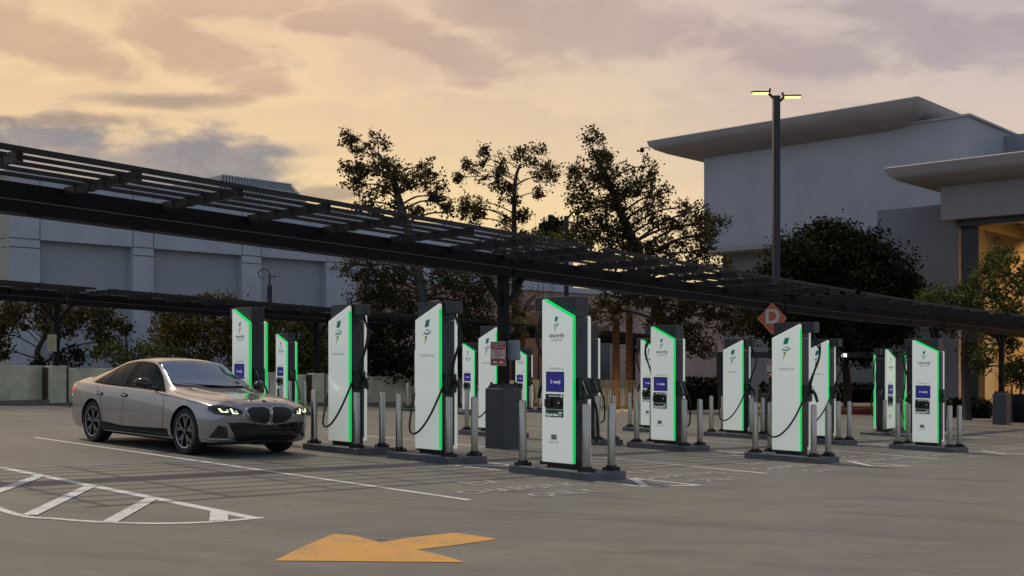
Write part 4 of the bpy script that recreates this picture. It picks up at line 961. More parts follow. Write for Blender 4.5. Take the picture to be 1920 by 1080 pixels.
bush('green_bush', 'dark green bush behind the wall and the two small chargers left of the middle', 44, (520, 720), [(510, 610, 30, 24), (500, 650, 40, 30), (560, 600, 30, 20), (580, 625, 40, 30), (560, 665, 50, 30), (620, 640, 30, 40), (475, 680, 40, 22), (530, 690, 50, 20), (610, 690, 40, 22)], LOLIVE, seed=24, dens=7)
bush('dark_bush', 'tall dark bush behind the wall, right of the charger before the car nose', 45, (700, 720), [(690, 640, 36, 44), (740, 640, 40, 44), (700, 690, 50, 26), (760, 690, 40, 26), (660, 620, 24, 30), (760, 600, 30, 30)], LDARK, seed=25, dens=7)
bush('dark_bush', 'dark bush between the two column-side chargers, behind the wall', 46, (860, 730), [(860, 640, 30, 40), (900, 630, 26, 40), (880, 690, 40, 24), (830, 620, 24, 30)], LDARK, seed=26, dens=6)
# small tree far away on the skyline
tree('distant_tree', 'tiny distant round tree on the skyline between the middle trees', 'tree', 170, [(1036, 520), (1036, 450), (1037, 430)], [(1036, 420, 12, 10), (1024, 430, 10, 8), (1048, 428, 10, 9), (1036, 436, 16, 8)], r0=.3, leaf=.55, dens=1.6, lm=LDARK, seed=17, sub=.9)
# green tops peeping over the near canopy
bush('light_green_bush', 'bright green bush top peeping over the canopy between the middle trees', 60, (1010, 700), [(985, 440, 14, 10), (1005, 436, 16, 10), (1030, 446, 22, 8), (1060, 440, 20, 10), (1000, 460, 30, 12), (1060, 460, 30, 12), (1020, 480, 40, 14)], leaf_mat('bright_leaf', (.035, .045, .012), (.12, .13, .03)), seed=27, dens=4, group='trees')
# palms with orange-lit shaggy trunks
def palm(px, pyt, Z, label, seed, crown=True, r=.17):
    rnd = random.Random(seed); p = W3(px, pyt, Z); z0 = gz(p.x, p.y); h = p.z - z0
    t = thing('palm_tree', label, 'palm tree', (p.x, p.y, z0), 0, 'palm trees with shaggy trunks')
    m = MB(); prof = []
    n = 30
    for i in range(n + 1):
        zz = h * i / n; prof += [(r * (1.12 - .2 * i / n) * (1.07 if i % 2 else .95), zz)]
    m.lathe(prof, 14)
    for _ in range(260):
        a = rnd.uniform(0, 6.28); zz = rnd.uniform(.2, h); rr = r * 1.0
        m.add([(rr * math.cos(a - .12), rr * math.sin(a - .12), zz), (rr * math.cos(a + .12), rr * math.sin(a + .12), zz), (rr * 1.28 * math.cos(a), rr * 1.28 * math.sin(a), zz + .12)], [(0, 1, 2)])
    m.build('trunk', PALMB, t)
    m = MB()
    for k in range(38 if crown else 16):
        a = rnd.uniform(0, 6.28); el_ = rnd.uniform(-.5, 1.35); L = rnd.uniform(1.6, 2.5) if crown else 1.2
        d = Vector((math.cos(a) * math.cos(el_), math.sin(a) * math.cos(el_), math.sin(el_)))
        pts = [Vector((0, 0, h)) + d * L * s - Vector((0, 0, 1)) * (L * s) ** 2 * .16 for s in (0, .25, .5, .75, 1)]
        sidev = d.cross(Vector((0, 0, 1))).normalized()
        for i in range(4):
            w = (.10, .24, .26, .16)[i]; A, B = pts[i], pts[i + 1]
            for s in (-1, 1):
                for q in range(4):
                    c = A.lerp(B, q / 4); e = A.lerp(B, (q + .7) / 4)
                    m.add([c, e, e + sidev * s * w + d * .1 - Vector((0, 0, .08))], [(0, 1, 2)])
    m.build('crown', LPALM, t)
palm(978, 590, 50, 'palm with spreading fronds right behind the column with the red sign', 31)
palm(1155, 600, 50, 'orange-lit palm trunk behind the yellow fence, the left one of the pair', 32, crown=False)
palm(1180, 585, 51, 'orange-lit palm trunk behind the yellow fence, the right one of the pair', 33, crown=False)
# warm uplights at the palm feet (seen in the photograph as orange light on the trunks)
for px in (1150, 1176, 985):
    p = W3(px, 700, 48.8); l = bpy.data.lights.new('palm_uplight', 'POINT'); l.energy = 30; l.color = (1, .5, .18); l.shadow_soft_size = .1
    lo = bpy.data.objects.new('palm_uplight', l); COL.objects.link(lo); lo.location = (p.x, p.y, gz(p.x, p.y) + .5)
# hedges and the shrubs at the right
def hedge(name, label, A, B, h, w, lm, seed, dens=60):
    a, b = A, B; d = b - a; L = d.length; rnd = random.Random(seed); rz = math.atan2(d.y, d.x)
    m = MB(); m.box(0, L, -w * .4, w * .4, 0, h * .85)
    for _ in range(int(L * dens)):
        x = rnd.uniform(0, L); y = rnd.uniform(-w / 2, w / 2); z = rnd.uniform(.02, h)
        if rnd.random() < .6: y = -w / 2 + rnd.gauss(0, .04)
        else: z = h + rnd.gauss(0, .06)
        s = .11 * rnd.uniform(.6, 1.4); n = Vector((rnd.gauss(0, 1), rnd.gauss(0, 1), rnd.gauss(0, 1))).normalized(); t = n.orthogonal().normalized(); b_ = n.cross(t); p = Vector((x, y, z))
        m.add([p - t * s, p + b_ * s * .7, p + t * s, p - b_ * s * .7], [(0, 1, 2, 3)])
    o = m.build(name, lm, None, (a.x, a.y, gz(a.x, a.y) - .05), rz); tag(o, label, 'hedge', 'hedges'); return o
def P3(px, Z): x = (px - 960) / FPX * Z; return Vector((x, Z, 0))
hedge('hedge', 'long dark clipped hedge behind the chargers, left of the D sign post', P3(1268, 49.5), P3(1392, 51.5), 1.45, .9, LDARK, 41, 260)
hedge('hedge', 'dark clipped hedge under the big round tree beyond the red kerb', P3(1425, 57), P3(1720, 57.2), 1.35, 1.0, LDARK, 42, 200)
hedge('hedge', 'low dark planting in front of the lit wall at the far right', P3(1762, 48), P3(1850, 48), .75, .9, LDARK, 43, 260)
def potted_olive():
    p = P3(1912, 43.5); z = gz(p.x, p.y)
    t = thing('potted_tree', 'small olive in a big dark pot before the lit wall, right edge', 'potted plant', (p.x, p.y, z))
    m = MB(); m.lathe([(.22, 0), (.38, .3), (.46, 1.0), (.50, 1.12), (.42, 1.12), (.40, 1.0), (0, .98)], 20); m.build('pot', CBLACK, t, smooth=True)
    m = MB(); m.tube([(0, 0, .9), (.05, 0, 1.5), (-.05, .1, 2.0)], [.05, .03], 8, 3); m.build('trunk', TRUNK, t)
    m = MB(); rnd = random.Random(4); leaves(m, [(Vector((-.1, 0, 2.2)), (.7, .6, .8)), (Vector((.25, 0, 1.9)), (.5, .5, .5)), (Vector((-.35, 0, 1.9)), (.45, .4, .4))], rnd, .09, 9, .25); m.build('crown', LOLIVE, t)
potted_olive()
bush('low_shrub', 'dark low shrub beside the big pot at the right edge', 43, (1895, 790), [(1893, 775, 22, 12), (1912, 778, 16, 10)], LDARK, seed=44, dens=9, group='shrubs')

# ------------------------------------------------------------------ the parked saloon
def car_paint():
    m = bpy.data.materials.new('bronze_grey_paint'); m.use_nodes = True; t = m.node_tree; q = G(t); b = t.nodes['Principled BSDF']
    ob = t.nodes.new('ShaderNodeTexCoord').outputs['Object']
    fl = q.noise(ob, 900, 1); t.links.new(q.mix(q.ss(fl, .3, .7), (.27, .262, .262), (.38, .37, .37)), b.inputs['Base Color'])
    b.inputs['Metallic'].default_value = .72; b.inputs['Roughness'].default_value = .30
    b.inputs['Coat Weight'].default_value = 1.; b.inputs['Coat Roughness'].default_value = .03
    return m
def interp(tab, x):
    """monotone cubic through (x, y) table"""
    n = len(tab)
    if x <= tab[0][0]: return tab[0][1]
    if x >= tab[-1][0]: return tab[-1][1]
    for i in range(n - 1):
        if x <= tab[i + 1][0]: break
    def sl(j): return (tab[j + 1][1] - tab[j][1]) / (tab[j + 1][0] - tab[j][0])
    def tg(j):
        if j == 0: return sl(0)
        if j == n - 1: return sl(n - 2)
        a, b = sl(j - 1), sl(j)
        return 0 if a * b <= 0 else 2 * a * b / (a + b)
    h = tab[i + 1][0] - tab[i][0]; t = (x - tab[i][0]) / h
    return (tab[i][1] * (1 + 2 * t) * (1 - t) ** 2 + tg(i) * h * t * (1 - t) ** 2 + tab[i + 1][1] * t * t * (3 - 2 * t) + tg(i + 1) * h * t * t * (t - 1))
ZC = [(-2.53, .98), (-2.50, 1.07), (-2.42, 1.105), (-2.15, 1.14), (-1.95, 1.175), (-1.6, 1.30), (-1.2, 1.415), (-.8, 1.48), (-.35, 1.51), (.0, 1.495), (.2, 1.455), (.55, 1.275), (.85, 1.105), (1.05, 1.02), (1.3, .985), (1.7, .95), (2.1, .905), (2.35, .87), (2.47, .825), (2.53, .75)]
ZS = [(-2.53, .93), (-2.45, 1.00), (-2.2, 1.02), (-1.6, 1.01), (-.8, .985), (0, .965), (.8, .93), (1.2, .90), (1.65, .86), (2.0, .82), (2.3, .76), (2.45, .70), (2.53, .62)]
WH = [(-2.53, .70), (-2.48, .80), (-2.38, .865), (-2.1, .915), (-1.6, .94), (-1.0, .945), (-.5, .94), (.5, .94), (1.2, .945), (1.65, .945), (1.95, .925), (2.2, .90), (2.36, .845), (2.46, .76), (2.53, .62)]
WT = [(-2.53, .50), (-2.2, .66), (-1.9, .62), (-1.4, .56), (-.8, .575), (.0, .59), (.5, .64), (.95, .72), (1.3, .68), (2.0, .62), (2.53, .40)]
ZB = [(-2.53, .36), (-2.4, .27), (-2.1, .22), (-1.2, .20), (1.2, .20), (2.2, .20), (2.40, .22), (2.53, .30)]
def section(x):
    zc, zs, w, wt_, zb = (interp(T, x) for T in (ZC, ZS, WH, WT, ZB))
    gh = max(0, min(1, (zc - zs - .10) / .30))
    zr = zc - (.02 + .055 * gh)
    zr = max(zr, zs + .012)
    y7 = w * (.90 + .0 * gh); z7 = zs + .022
    p = [(0, zb), (w * .82, zb), (w * .955, zb + .06), (w * .985, zb + .18), (w * 1.0, zb + .36), (w * .988, zs - .13), (w * .975, zs - .03), (w * .945, zs + .006), (y7, z7)]
    bul = .018 * gh
    for k in (1 / 3, 2 / 3): p.append((y7 + (wt_ - y7) * k + bul, z7 + (zr - z7) * k + .004))
    p += [(wt_, zr), (wt_ * .88, zr + (zc - zr) * .42), (wt_ * .5, zr + (zc - zr) * .85), (0, zc)]
    return p
def dense(x, sub=4):
    p = [Vector((a, b, 0)) for a, b in section(x)]
    return [(q.x, q.y) for q in cr(p, sub)]
NSUB = 4
def side_y(x, k):
    """point on the glasshouse side: k = 0 at the belt, 1 at the roof rail"""
    d = dense(x, NSUB); i0 = 8 * NSUB; i1 = 11 * NSUB; f = i0 + (i1 - i0) * k; i = min(int(f), i1 - 1); t = f - i
    a, b = d[i], d[i + 1]; return a[0] + (b[0] - a[0]) * t, a[1] + (b[1] - a[1]) * t
def top_pt(x, s):
    """point across the top: s = -1..1 between the roof rails"""
    d = dense(x, NSUB); i0 = 11 * NSUB; i1 = 14 * NSUB; f = i0 + (i1 - i0) * (1 - abs(s)); i = min(int(f), i1 - 1); t = f - i
    a, b = d[i], d[i + 1]; return (a[0] + (b[0] - a[0]) * t) * (1 if s >= 0 else -1), a[1] + (b[1] - a[1]) * t
def build_car():
    c0 = (-5.63, 18.36); z0 = gz(*c0)
    t = thing('parked_car', 'bronze grey four door saloon with lit headlights parked in front of the chargers', 'car', (c0[0], c0[1], z0), Rz)
    t.rotation_euler = (0, R(-1.0) + 0, Rz)
    # the deck falls along and across the car: lean it with the ground
    hx = (gz(c0[0] + CT * 1.5, c0[1] - ST * 1.5) - gz(c0[0] - CT * 1.5, c0[1] + ST * 1.5)) / 3
    hy = (gz(c0[0] + ST * .8, c0[1] + CT * .8) - gz(c0[0] - ST * .8, c0[1] - CT * .8)) / 1.6
    t.rotation_euler = (math.atan(hy), -math.atan(hx), Rz)
    PAINT = car_paint()
    GL = mat('car_glass', (.004, .010, .010), .03, spec=.07)
    GLW = mat('windscreen_glass_sky_tint', (.17, .24, .33), .05, spec=.8, metal=.7)  # blue metallic tint stands in for sky reflected in the windscreen
    BLK = mat('car_black_gloss', (.008, .008, .010), .12, coat=.5); TRIM = mat('car_black_trim', (.008, .008, .009), .65, spec=.2)
    CHR = mat('satin_chrome', (.55, .56, .58), .18, metal=1)
    xs = []
    x = -2.53
    N = 150
    for i in range(N + 1):
        s = i / N; xs.append(-2.53 + 5.06 * (s - .0) if False else -2.53 * math.cos(PI * s) * .55 + (-2.53 + 5.06 * s) * .45)
    rings = []
    for x in xs:
        d = dense(x, NSUB); full = [(a, b) for a, b in d] + [(-a, b) for a, b in reversed(d[1:-1])]
        # front and rear faces lean: shift x with height for nose and tail
        k = max(0, (abs(x) - 2.25) / .28); r_ = []
        for a, b in full:
            if x > 0: dxx = -k * .10 * max(0, (.62 - b)) * .6 - k * .03 * (max(0, b - .62)) - k * .02 * (a / .9) ** 2
            else: dxx = k * .10 * max(0, (.75 - b)) * .5 + k * .02 * (a / .9) ** 2
            r_.append((x + dxx, a, b))
        rings.append(r_)
    n = len(rings[0]); vs = [p for r_ in rings for p in r_]
    fs = [(i * n + k, i * n + (k + 1) % n, (i + 1) * n + (k + 1) % n, (i + 1) * n + k) for i in range(len(rings) - 1) for k in range(n)]
    # rounded end caps made of shrinking rings
    for end, sg in ((0, -1), (len(rings) - 1, 1)):
        prev = [end * n + k for k in range(n)]; cz = .62
        for j, (sc, ex) in enumerate(((.90, .022), (.70, .042), (.40, .050), (.12, .052))):
            o = len(vs)
            for k in range(n):
                p = rings[end][k]; vs.append((p[0] + sg * ex, p[1] * sc, cz + (p[2] - cz) * (sc * .6 + .4 if sc > .5 else sc * .9 + .2)))
            cur = [o + k for k in range(n)]
            for k in range(n):
                q_ = (prev[k], prev[(k + 1) % n], cur[(k + 1) % n], cur[k]); fs.append(q_)
            prev = cur
        fs.append(tuple(prev))
    m = MB(); m.add(vs, fs)
    WX = (1.64, -1.45); WR = .362; WY = .80
    cut = MB()
    for wx in WX:
        for s in (-1, 1):
            a = s * .58; b = s * 1.2; y0, y1 = min(a, b), max(a, b)
            cut.lathe([(WR + .035, y0), (WR + .035, y1)], 48, Matrix.Translation((wx, 0, WR)) @ Matrix.Rotation(R(-90), 4, 'X'))
    body0 = m.build('body_shape', [PAINT, TRIM], None); cutter = cut.build('cut', [PAINT, TRIM], None)
    cutter.data.polygons.foreach_set('material_index', [1] * len(cutter.data.polygons))
    md = body0.modifiers.new('arch', 'BOOLEAN'); md.object = cutter; md.operation = 'DIFFERENCE'; md.solver = 'EXACT'
    dg = bpy.context.evaluated_depsgraph_get(); me = bpy.data.meshes.new_from_object(body0.evaluated_get(dg)); me.name = 'body'
    full_bvh = BVHTree.FromPolygons([v.co[:] for v in body0.data.vertices], [tuple(p.vertices) for p in body0.data.polygons])
    bpy.data.objects.remove(body0); bpy.data.objects.remove(cutter)
    body = bpy.data.objects.new('body', me); COL.objects.link(body); body.parent = t
    me.shade_smooth(); me.set_sharp_from_angle(angle=R(38))
    # --- skins projected on the body
    def skin(poly, view, off, step=.05, clip=None):
        """poly in 2D; view 'side-' (x,z seen from -y), 'side+', 'front' (y,z), 'rear' (y,z), 'top' (x,y)"""
        bm = bmesh.new(); bm.faces.new([bm.verts.new((p[0], p[1], 0)) for p in poly])
        for axis in (0, 1):
            lo = min(p[axis] for p in poly); hi = max(p[axis] for p in poly); k = math.ceil(lo / step) * step
            while k < hi:
                co = [0, 0, 0]; no = [0, 0, 0]; co[axis] = k; no[axis] = 1
                bmesh.ops.bisect_plane(bm, geom=bm.verts[:] + bm.edges[:] + bm.faces[:], plane_co=co, plane_no=no); k += step
        out = []; bm.verts.index_update()
        for v in bm.verts:
            a, b = v.co.x, v.co.y
            o, d = {'side-': (Vector((a, -3, b)), Vector((0, 1, 0))), 'side+': (Vector((a, 3, b)), Vector((0, -1, 0))), 'front': (Vector((4, a, b)), Vector((-1, 0, 0))),
                    'rear': (Vector((-4, a, b)), Vector((1, 0, 0))), 'top': (Vector((a, b, 3)), Vector((0, 0, -1))),
                    'fl': (Vector((0, 0, b)) + Vector((a * .7071, a * .7071, 0)) + Vector((2.83, -2.83, 0)), Vector((-.7071, .7071, 0))),
                    'fr': (Vector((0, 0, b)) + Vector((-a * .7071 + 0, a * .7071, 0)) + Vector((2.83, 2.83, 0)), Vector((-.7071, -.7071, 0)))}[view]
            h = full_bvh.ray_cast(o, d)
            if h[0] is None: out.append(None); continue
            nn = h[1] if h[1].dot(d) < 0 else -h[1]
            out.append(h[0] - d * off * .5 + nn * off * .5)
        f2 = []; 
        for f in bm.faces:
            ids = [v.index for v in f.verts]
            if all(out[i] is not None for i in ids): f2.append(ids)
        o2 = [p if p is not None else Vector((0, 0, 0)) for p in out]
        bm.free(); return o2, f2
    def decal(name, polys, view, off, mtl, parent=body, step=.05, thick=0):
        m = MB()
        for p in polys: o, f = skin(p, view, off, step); m.add(o, f)
        ob = m.build(name, mtl, parent, smooth=True)
        if thick:
            s = ob.modifiers.new('thick', 'SOLIDIFY'); s.thickness = thick; s.offset = 0
        return ob
    def line(pts, w):
        """thin strips along a 2D polyline"""
        out = []
        for a, b in zip(pts[:-1], pts[1:]):
            d = Vector((b[0] - a[0], b[1] - a[1])).normalized(); nn = Vector((-d.y, d.x)) * w / 2
            out.append([(a[0] + nn.x, a[1] + nn.y), (b[0] + nn.x, b[1] + nn.y), (b[0] - nn.x, b[1] - nn.y), (a[0] - nn.x, a[1] - nn.y)])
        return out
    # --- side glass: frame strip and panes following the glasshouse
    def glass_patch(x0, x1, kb, kt, off, nseg=14, s=-1):
        vs = []; fs = []
        for i in range(nseg + 1):
            x = x0 + (x1 - x0) * i / nseg; a, b = kb(x), kt(x)
            for j in range(7):
                y, z = side_y(x, a + (b - a) * j / 6); vs.append((x, s * (y + off), z + off * .3))
        for i in range(nseg):
            for j in range(6): fs.append((i * 7 + j, i * 7 + j + 1, (i + 1) * 7 + j + 1, (i + 1) * 7 + j))
        return vs, fs
    # upper edge of the daylight opening in k-space
    KT = [(-1.52, .08), (-1.38, .40), (-1.2, .68), (-.95, .84), (-.6, .90), (-.1, .90), (.15, .88), (.40, .80), (.62, .60), (.84, .12)]
    KTo = [(-1.58, .03), (-1.42, .45), (-1.2, .76), (-.95, .91), (-.6, .96), (-.1, .96), (.18, .95), (.45, .88), (.68, .66), (.92, .06)]
    kt = lambda x: interp(KT, x); kto = lambda x: interp(KTo, x); kb = lambda x: .03 + .05 * max(0, -x - 1.2)
    kbo = lambda x: -.0
    for s in (-1, 1):
        m = MB(); m.add(*glass_patch(-1.56, .90, kbo, kto, .010, 40, s)); m.build('window_surround', mat('pillar_black', (.004, .004, .005), .3, spec=.05), body, smooth=True)
        for (a, b) in ((-1.44, -1.05), (-1.0, -.42), (-.27, .66)):
            m = MB(); m.add(*glass_patch(a, b, kb, kt, .0145, 18, s)); m.build('side_window', GL, body, smooth=True)
        # chrome-free mirror
        mm = MB()
        pts = []
        for i in range(11):
            u_ = i / 10; r1 = math.sin(PI * min(.98, max(.02, u_ * .92 + .05))) ** .55
            pts.append((u_, r1))
        vs = []; fs = []
        for u_, r1 in pts:
            for k in range(14):
                a = 2 * PI * k / 14; vs.append((  .60 + .092 * r1 * math.cos(a) + (.05 - .10 * u_), s * (.965 + .235 * u_), 1.06 + .09 * r1 * math.sin(a) + .015 * u_))
        for i in range(10):
            for k in range(14): fs.append((i * 14 + k, i * 14 + (k + 1) % 14, (i + 1) * 14 + (k + 1) % 14, (i + 1) * 14 + k))
        fs.append(tuple(range(14))); fs.append(tuple(140 + k for k in range(14))); mm.add(vs, fs)
        mi = mm.build('wing_mirror', BLK, t, smooth=True)
        mm = MB(); mm.tube([(.64, s * .86, .985), (.62, s * .99, 1.01)], .028, 8); mm.build('mirror_foot', BLK, mi)
        # door seams, handles, sill
        sd_ = 'side-' if s < 0 else 'side+'
        seams = line([(.98, .93), (1.02, .80), (1.02, .50), (.96, .33)], .008) + line([(-.34, .955), (-.32, .70), (-.36, .33)], .008) + line([(-1.30, .99), (-1.24, .88), (-1.12, .76), (-1.06, .62), (-1.01, .44), (-.98, .36)], .008) + line([(.94, .335), (-.90, .335)], .006)
        seams += line([(1.03, .905), (1.5, .86), (2.0, .80)], .006)
        decal('door_seam', seams, sd_, .002, TRIM)
        for hx_ in (-.28 - .02, -1.16):
            hp = decal('door_handle', [[(hx_ - .09, .845), (hx_ + .09, .835), (hx_ + .085, .862), (hx_ - .085, .872)]], sd_, .02, PAINT, step=.03, thick=.012)
            decal('handle_recess', [[(hx_ - .11, .825), (hx_ + .10, .815), (hx_ + .11, .872), (hx_ - .10, .884)]], sd_, .0025, TRIM, parent=hp, step=.03)
        sk = [(1.22, .36), (1.10, .245), (-.88, .245), (-1.0, .34), (-.9, .33), (.9, .325)]
        decal('sill_trim', [[(1.21, .19), (1.13, .375), (.4, .355), (-.4, .345), (-1.03, .385), (-1.07, .19)]], sd_, .006, TRIM, step=.08)
        # air breather behind the front wheel and rear bumper slot
        decal('rear_vent', [[(-2.28, .34), (-2.30, .62), (-2.40, .66), (-2.42, .40)]], sd_, .003, BLK)
        # tail lamp wraps the corner
        decal('tail_lamp', [[(-2.30, .885), (-2.26, .93), (-2.44, .955), (-2.52, .945), (-2.52, .83), (-2.44, .84)]], sd_, .004, mat('tail_lamp_red', (.4, .01, .01), .15, emit=(1, .03, .02), es=1.6), step=.03)
        decal('reversing_lamp', [[(-2.40, .775), (-2.40, .81), (-2.50, .81), (-2.50, .775)]], sd_, .004, mat('lamp_cool_white', (.8, .8, .8), .2, emit=(1, .9, .8), es=1.2), step=.03)
    # windscreen, rear window, roof edge
    def top_patch(x0f, x1f, off, ns=16, nx=18, smax=.93):
        vs = []; fs = []
        for j in range(ns + 1):
            s = -smax + 2 * smax * j / ns
            for i in range(nx + 1):
                a, b = x0f(s), x1f(s); x = a + (b - a) * i / nx; y, z = top_pt(x, s); vs.append((x + off * .4, y, z + off))
        for j in range(ns):
            for i in range(nx): fs.append((j * (nx + 1) + i, j * (nx + 1) + i + 1, (j + 1) * (nx + 1) + i + 1, (j + 1) * (nx + 1) + i))
        return vs, fs
    m = MB(); m.add(*top_patch(lambda s: .20 - .07 * s * s, lambda s: 1.03 - .16 * s * s, .009, 18, 22, .965)); m.build('windscreen_frame', BLK, body, smooth=True)
    m = MB(); m.add(*top_patch(lambda s: .235 - .07 * s * s, lambda s: .985 - .16 * s * s, .0135, 18, 22, .93)); ws = m.build('windscreen', GLW, body, smooth=True)
    m = MB(); m.tube([(1.04, .08, 1.045), (.88, -.56, 1.085)], .010, 6); m.tube([(1.04, .45, 1.04), (1.0, -.12, 1.06)], .010, 6); m.build('wiper', TRIM, body)
    m = MB(); m.add(*top_patch(lambda s: -1.86 + .1 * s * s, lambda s: -1.08 - .05 * s * s, .010, 14, 14, .90)); m.build('rear_window', GL, body, smooth=True)
    # bonnet creases and seam
    for s in (-1, 1):
        decal('bonnet_seam', line([(1.12, s * .80), (1.6, s * .815), (2.1, s * .74), (2.34, s * .56)], .008), 'top', .0025, TRIM)
        m = MB(); P_ = []
        for i in range(16):
            x = 1.05 + (2.36 - 1.05) * i / 15; y = s * (.44 - .22 * (i / 15)); h = full_bvh.ray_cast(Vector((x, y, 3)), Vector((0, 0, -1))); P_.append(h[0] - Vector((0, 0, .064)))
        m.tube(P_, [.07] * 16, 24); m.build('bonnet_crease', PAINT, body, smooth=True)
    # --- face of the car
    def kid(s, grow=0.):
        pts = [(.035, .80), (.055, .835), (.12, .85), (.30, .845), (.385, .815), (.40, .77), (.37, .70), (.28, .635), (.20, .612), (.09, .60), (.05, .62), (.035, .66)]
        cx, cz = .21, .725
        return [(s * (cx + (a - cx) * (1 + grow * .9)), cz + (b - cz) * (1 + grow * 1.6)) for a, b in pts]
    FZ = -.085
    def low(pp, d=FZ): return [(a, b + d) for a, b in pp]
    for s in (-1, 1):
        k1 = decal('kidney_frame', [low(kid(s, .11))], 'front', .020, CHR, step=.04, thick=.01)
        decal('kidney_grille', [low(kid(s, 0))], 'front', .036, mat('grille_black', (.006, .006, .008), .45), parent=k1, step=.04)
        bars = []
        for z in (.66, .70, .74, .78): bars += line([(s * .07, z + FZ), (s * .36, z + FZ)], .006)
        decal('grille_bar', bars, 'front', .040, mat('grille_bar_dark', (.03, .03, .035), .3), parent=k1, step=.05)
        # headlamps: dark housing, two lit L shapes
        v = 'fl' if s < 0 else 'fr'
        # 'fl'/'fr' look along the 45 degree diagonals; horizontal coordinate runs across the corner
        hp = [(-.02, 0)]
        hl = [(s * .45, .745), (s * .50, .70), (s * .66, .69), (s * .83, .71), (s * .88, .77), (s * .865, .835), (s * .75, .85), (s * .60, .825), (s * .48, .785)]
        hd = decal('headlamp', [low(hl, -.06)], 'front', .006, BLK, step=.03)
        LMP = mat('headlamp_glow', (.9, .95, .8), .2, emit=(.85, 1, .45), es=2.4)
        for xx in (.60, .755):
            decal('running_light', [low([(s * (xx - .012), .722 + (xx - .6) * .16), (s * (xx + .014), .722 + (xx - .6) * .16), (s * (xx + .040), .795), (s * (xx + .012), .797)], -.06), low([(s * (xx - .07), .722 + (xx - .6) * .14), (s * xx, .724 + (xx - .6) * .14), (s * xx, .733 + (xx - .6) * .14), (s * (xx - .07), .731 + (xx - .6) * .14)], -.06)], 'front', .012, LMP, parent=hd, step=.03)
        decal('lamp_lens', [low([(s * (.665), .745), (s * .70, .745), (s * .70, .785), (s * .665, .785)], -.06), low([(s * (.54), .728), (s * .575, .728), (s * .575, .77), (s * .54, .77)], -.06)], 'front', .011, mat('lamp_lens_grey', (.3, .32, .3), .1, emit=(.8, .85, .6), es=.5), parent=hd, step=.03)
        # outer air blades
        decal('bumper_intake', [[(s * .66, .30), (s * .69, .46), (s * .80, .485), (s * .865, .30)]], 'front', .008, BLK, step=.03)
        decal('bumper_blade', [[(s * .50, .258), (s * .86, .262), (s * .88, .292), (s * .62, .285)]], 'front', .020, PAINT, step=.05, thick=.012)
    decal('lower_intake', [[(-.70, .53), (-.52, .205), (.52, .205), (.70, .53), (.44, .535), (.12, .49), (-.12, .49), (-.44, .535)]], 'front', .010, BLK, step=.05)
    nb = [line([(-.52 + .03 * k, .44 - .045 * k), (.52 - .03 * k, .44 - .045 * k)], .010)[0] for k in range(5)]
    decal('intake_bar', nb, 'front', .016, mat('grille_bar_dark', (.03, .03, .035), .3), step=.06)
    decal('splitter', [[(-.80, .195), (-.76, .23), (.76, .23), (.80, .195)]], 'front', .03, mat('splitter_grey', (.12, .13, .15), .3), step=.06, thick=.02)
    decal('intake_edge', line([(-.70, .53), (-.52, .205), (.52, .205), (.70, .53)], .016), 'front', .018, CHR, step=.05)
    decal('centre_post', [[(-.03, .50), (-.022, .77), (.022, .77), (.03, .50)]], 'front', .014, CHR, step=.04)
    h = full_bvh.ray_cast(Vector((2.40, 0, 3)), Vector((0, 0, -1)))
    if h[0]:
        m = MB(); m.lathe([(.038, 0), (.038, .006), (.03, .009), (0, .01)], 24, Matrix.Translation(h[0]) @ Matrix.Rotation(R(22), 4, 'Y')); bd = m.build('bonnet_badge', mat('badge_ring', (.05, .05, .06), .2, metal=.5), t, smooth=True)
        m = MB(); m.box(-.018, 0, -.018, 0, .010, .0115, Matrix.Translation(h[0]) @ Matrix.Rotation(R(22), 4, 'Y')); m.box(0, .018, 0, .018, .010, .0115, Matrix.Translation(h[0]) @ Matrix.Rotation(R(22), 4, 'Y')); m.build('badge_quarter', mat('badge_blue', (.05, .15, .45), .3), bd)
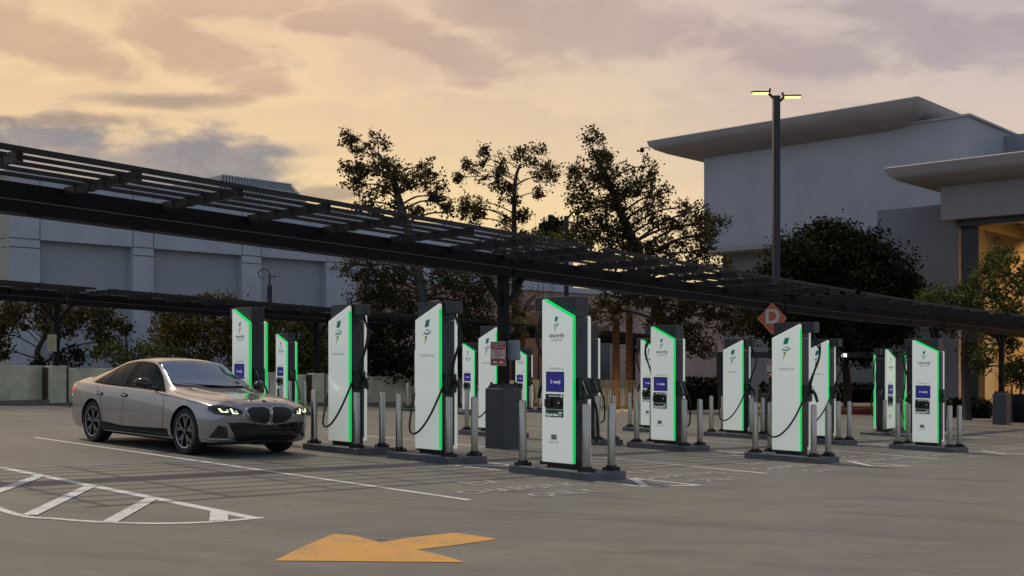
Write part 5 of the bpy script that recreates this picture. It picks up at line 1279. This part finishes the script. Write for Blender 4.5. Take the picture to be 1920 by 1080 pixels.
    # --- wheels
    for wx in WX:
        for s in (-1, 1):
            Mw = Matrix.Translation((wx, s * WY, WR)) @ Matrix.Rotation(R(90 if s < 0 else -90), 4, 'X')   # local +z points outboard
            w_ = bpy.data.objects.new('wheel', None); COL.objects.link(w_); w_.parent = t
            m = MB(); m.lathe([(.262, -.115), (.33, -.125), (.352, -.10), (.362, -.06), (.362, .06), (.354, .10), (.335, .122), (.275, .118), (.262, .10)], 56, Mw, False); m.build('tyre', mat('tyre_rubber', (.014, .013, .013), .75), w_, smooth=True)
            m = MB(); m.lathe([(.262, -.11), (.25, -.08), (.235, .0), (.238, .08), (.262, .104), (.266, .108), (.257, .112), (.238, .095)], 48, Mw, False); m.build('rim', mat('rim_dark', (.02, .02, .022), .3, metal=.6), w_, smooth=True)
            m = MB(); m.lathe([(.252, .1095), (.262, .1115), (.262, .114), (.250, .112)], 48, Mw, False); m.build('rim_lip', CHR, w_, smooth=True)
            m = MB(); m.lathe([(.17, -.02), (.17, .0), (0, .0)], 32, Mw); m.build('brake_disc', mat('disc_grey', (.12, .12, .12), .4, metal=.8), w_)
            m = MB(); m2 = MB()
            for k in range(5):
                A = Mw @ Matrix.Rotation(2 * PI * k / 5 + .3, 4, 'Z')
                for e in (-1, 1):
                    q_ = [(.0, e * .012), (.06, e * .015), (.15, e * .035), (.245, e * .088), (.252, e * .060), (.16, e * .006), (.06, -e * .008)]
                    m.flat([(a, b) for a, b in q_], .055, .10, A)
                    for pa, pb in (((.065, e * .017), (.15, e * .037)), ((.15, e * .037), (.246, e * .090)), ((.07, -e * .002), (.16, e * .008)), ((.16, e * .008), (.25, e * .056))):
                        d = Vector((pb[0] - pa[0], pb[1] - pa[1])).normalized(); nn = Vector((-d.y, d.x)) * .0042
                        m2.flat([(pa[0] + nn.x, pa[1] + nn.y), (pb[0] + nn.x, pb[1] + nn.y), (pb[0] - nn.x, pb[1] - nn.y), (pa[0] - nn.x, pa[1] - nn.y)], .1003, .1035, A)
                m2.flat([(.236, .086), (.250, .084), (.256, -.0), (.250, -.084), (.236, -.086), (.243, 0)], .1003, .1035, A @ Matrix.Rotation(0, 4, 'Z'))
            m.lathe([(.06, .05), (.06, .10), (.045, .108), (0, .108)], 24, Mw)
            m.build('spoke', mat('rim_dark', (.02, .02, .022), .3, metal=.6), w_); m2.build('polished_edge', CHR, w_)
            m = MB(); m.lathe([(.034, .1082), (.034, .112), (0, .1125)], 20, Mw); m.build('hub_cap', mat('badge_blue', (.05, .15, .45), .3), w_)
    # interior glow is left out: the panes are dark and reflective. Rear number plate recess and underbody
    m = MB(); m.box(-1.9, 2.1, -.72, .72, .17, .26); m.build('underbody', TRIM, t)
    return t
build_car()

# ------------------------------------------------------------------ tidy up
for o in (PROTO, BPROTO):
    for c in list(o.children_recursive): bpy.data.objects.remove(c)
    bpy.data.objects.remove(o)
bpy.context.view_layer.update()
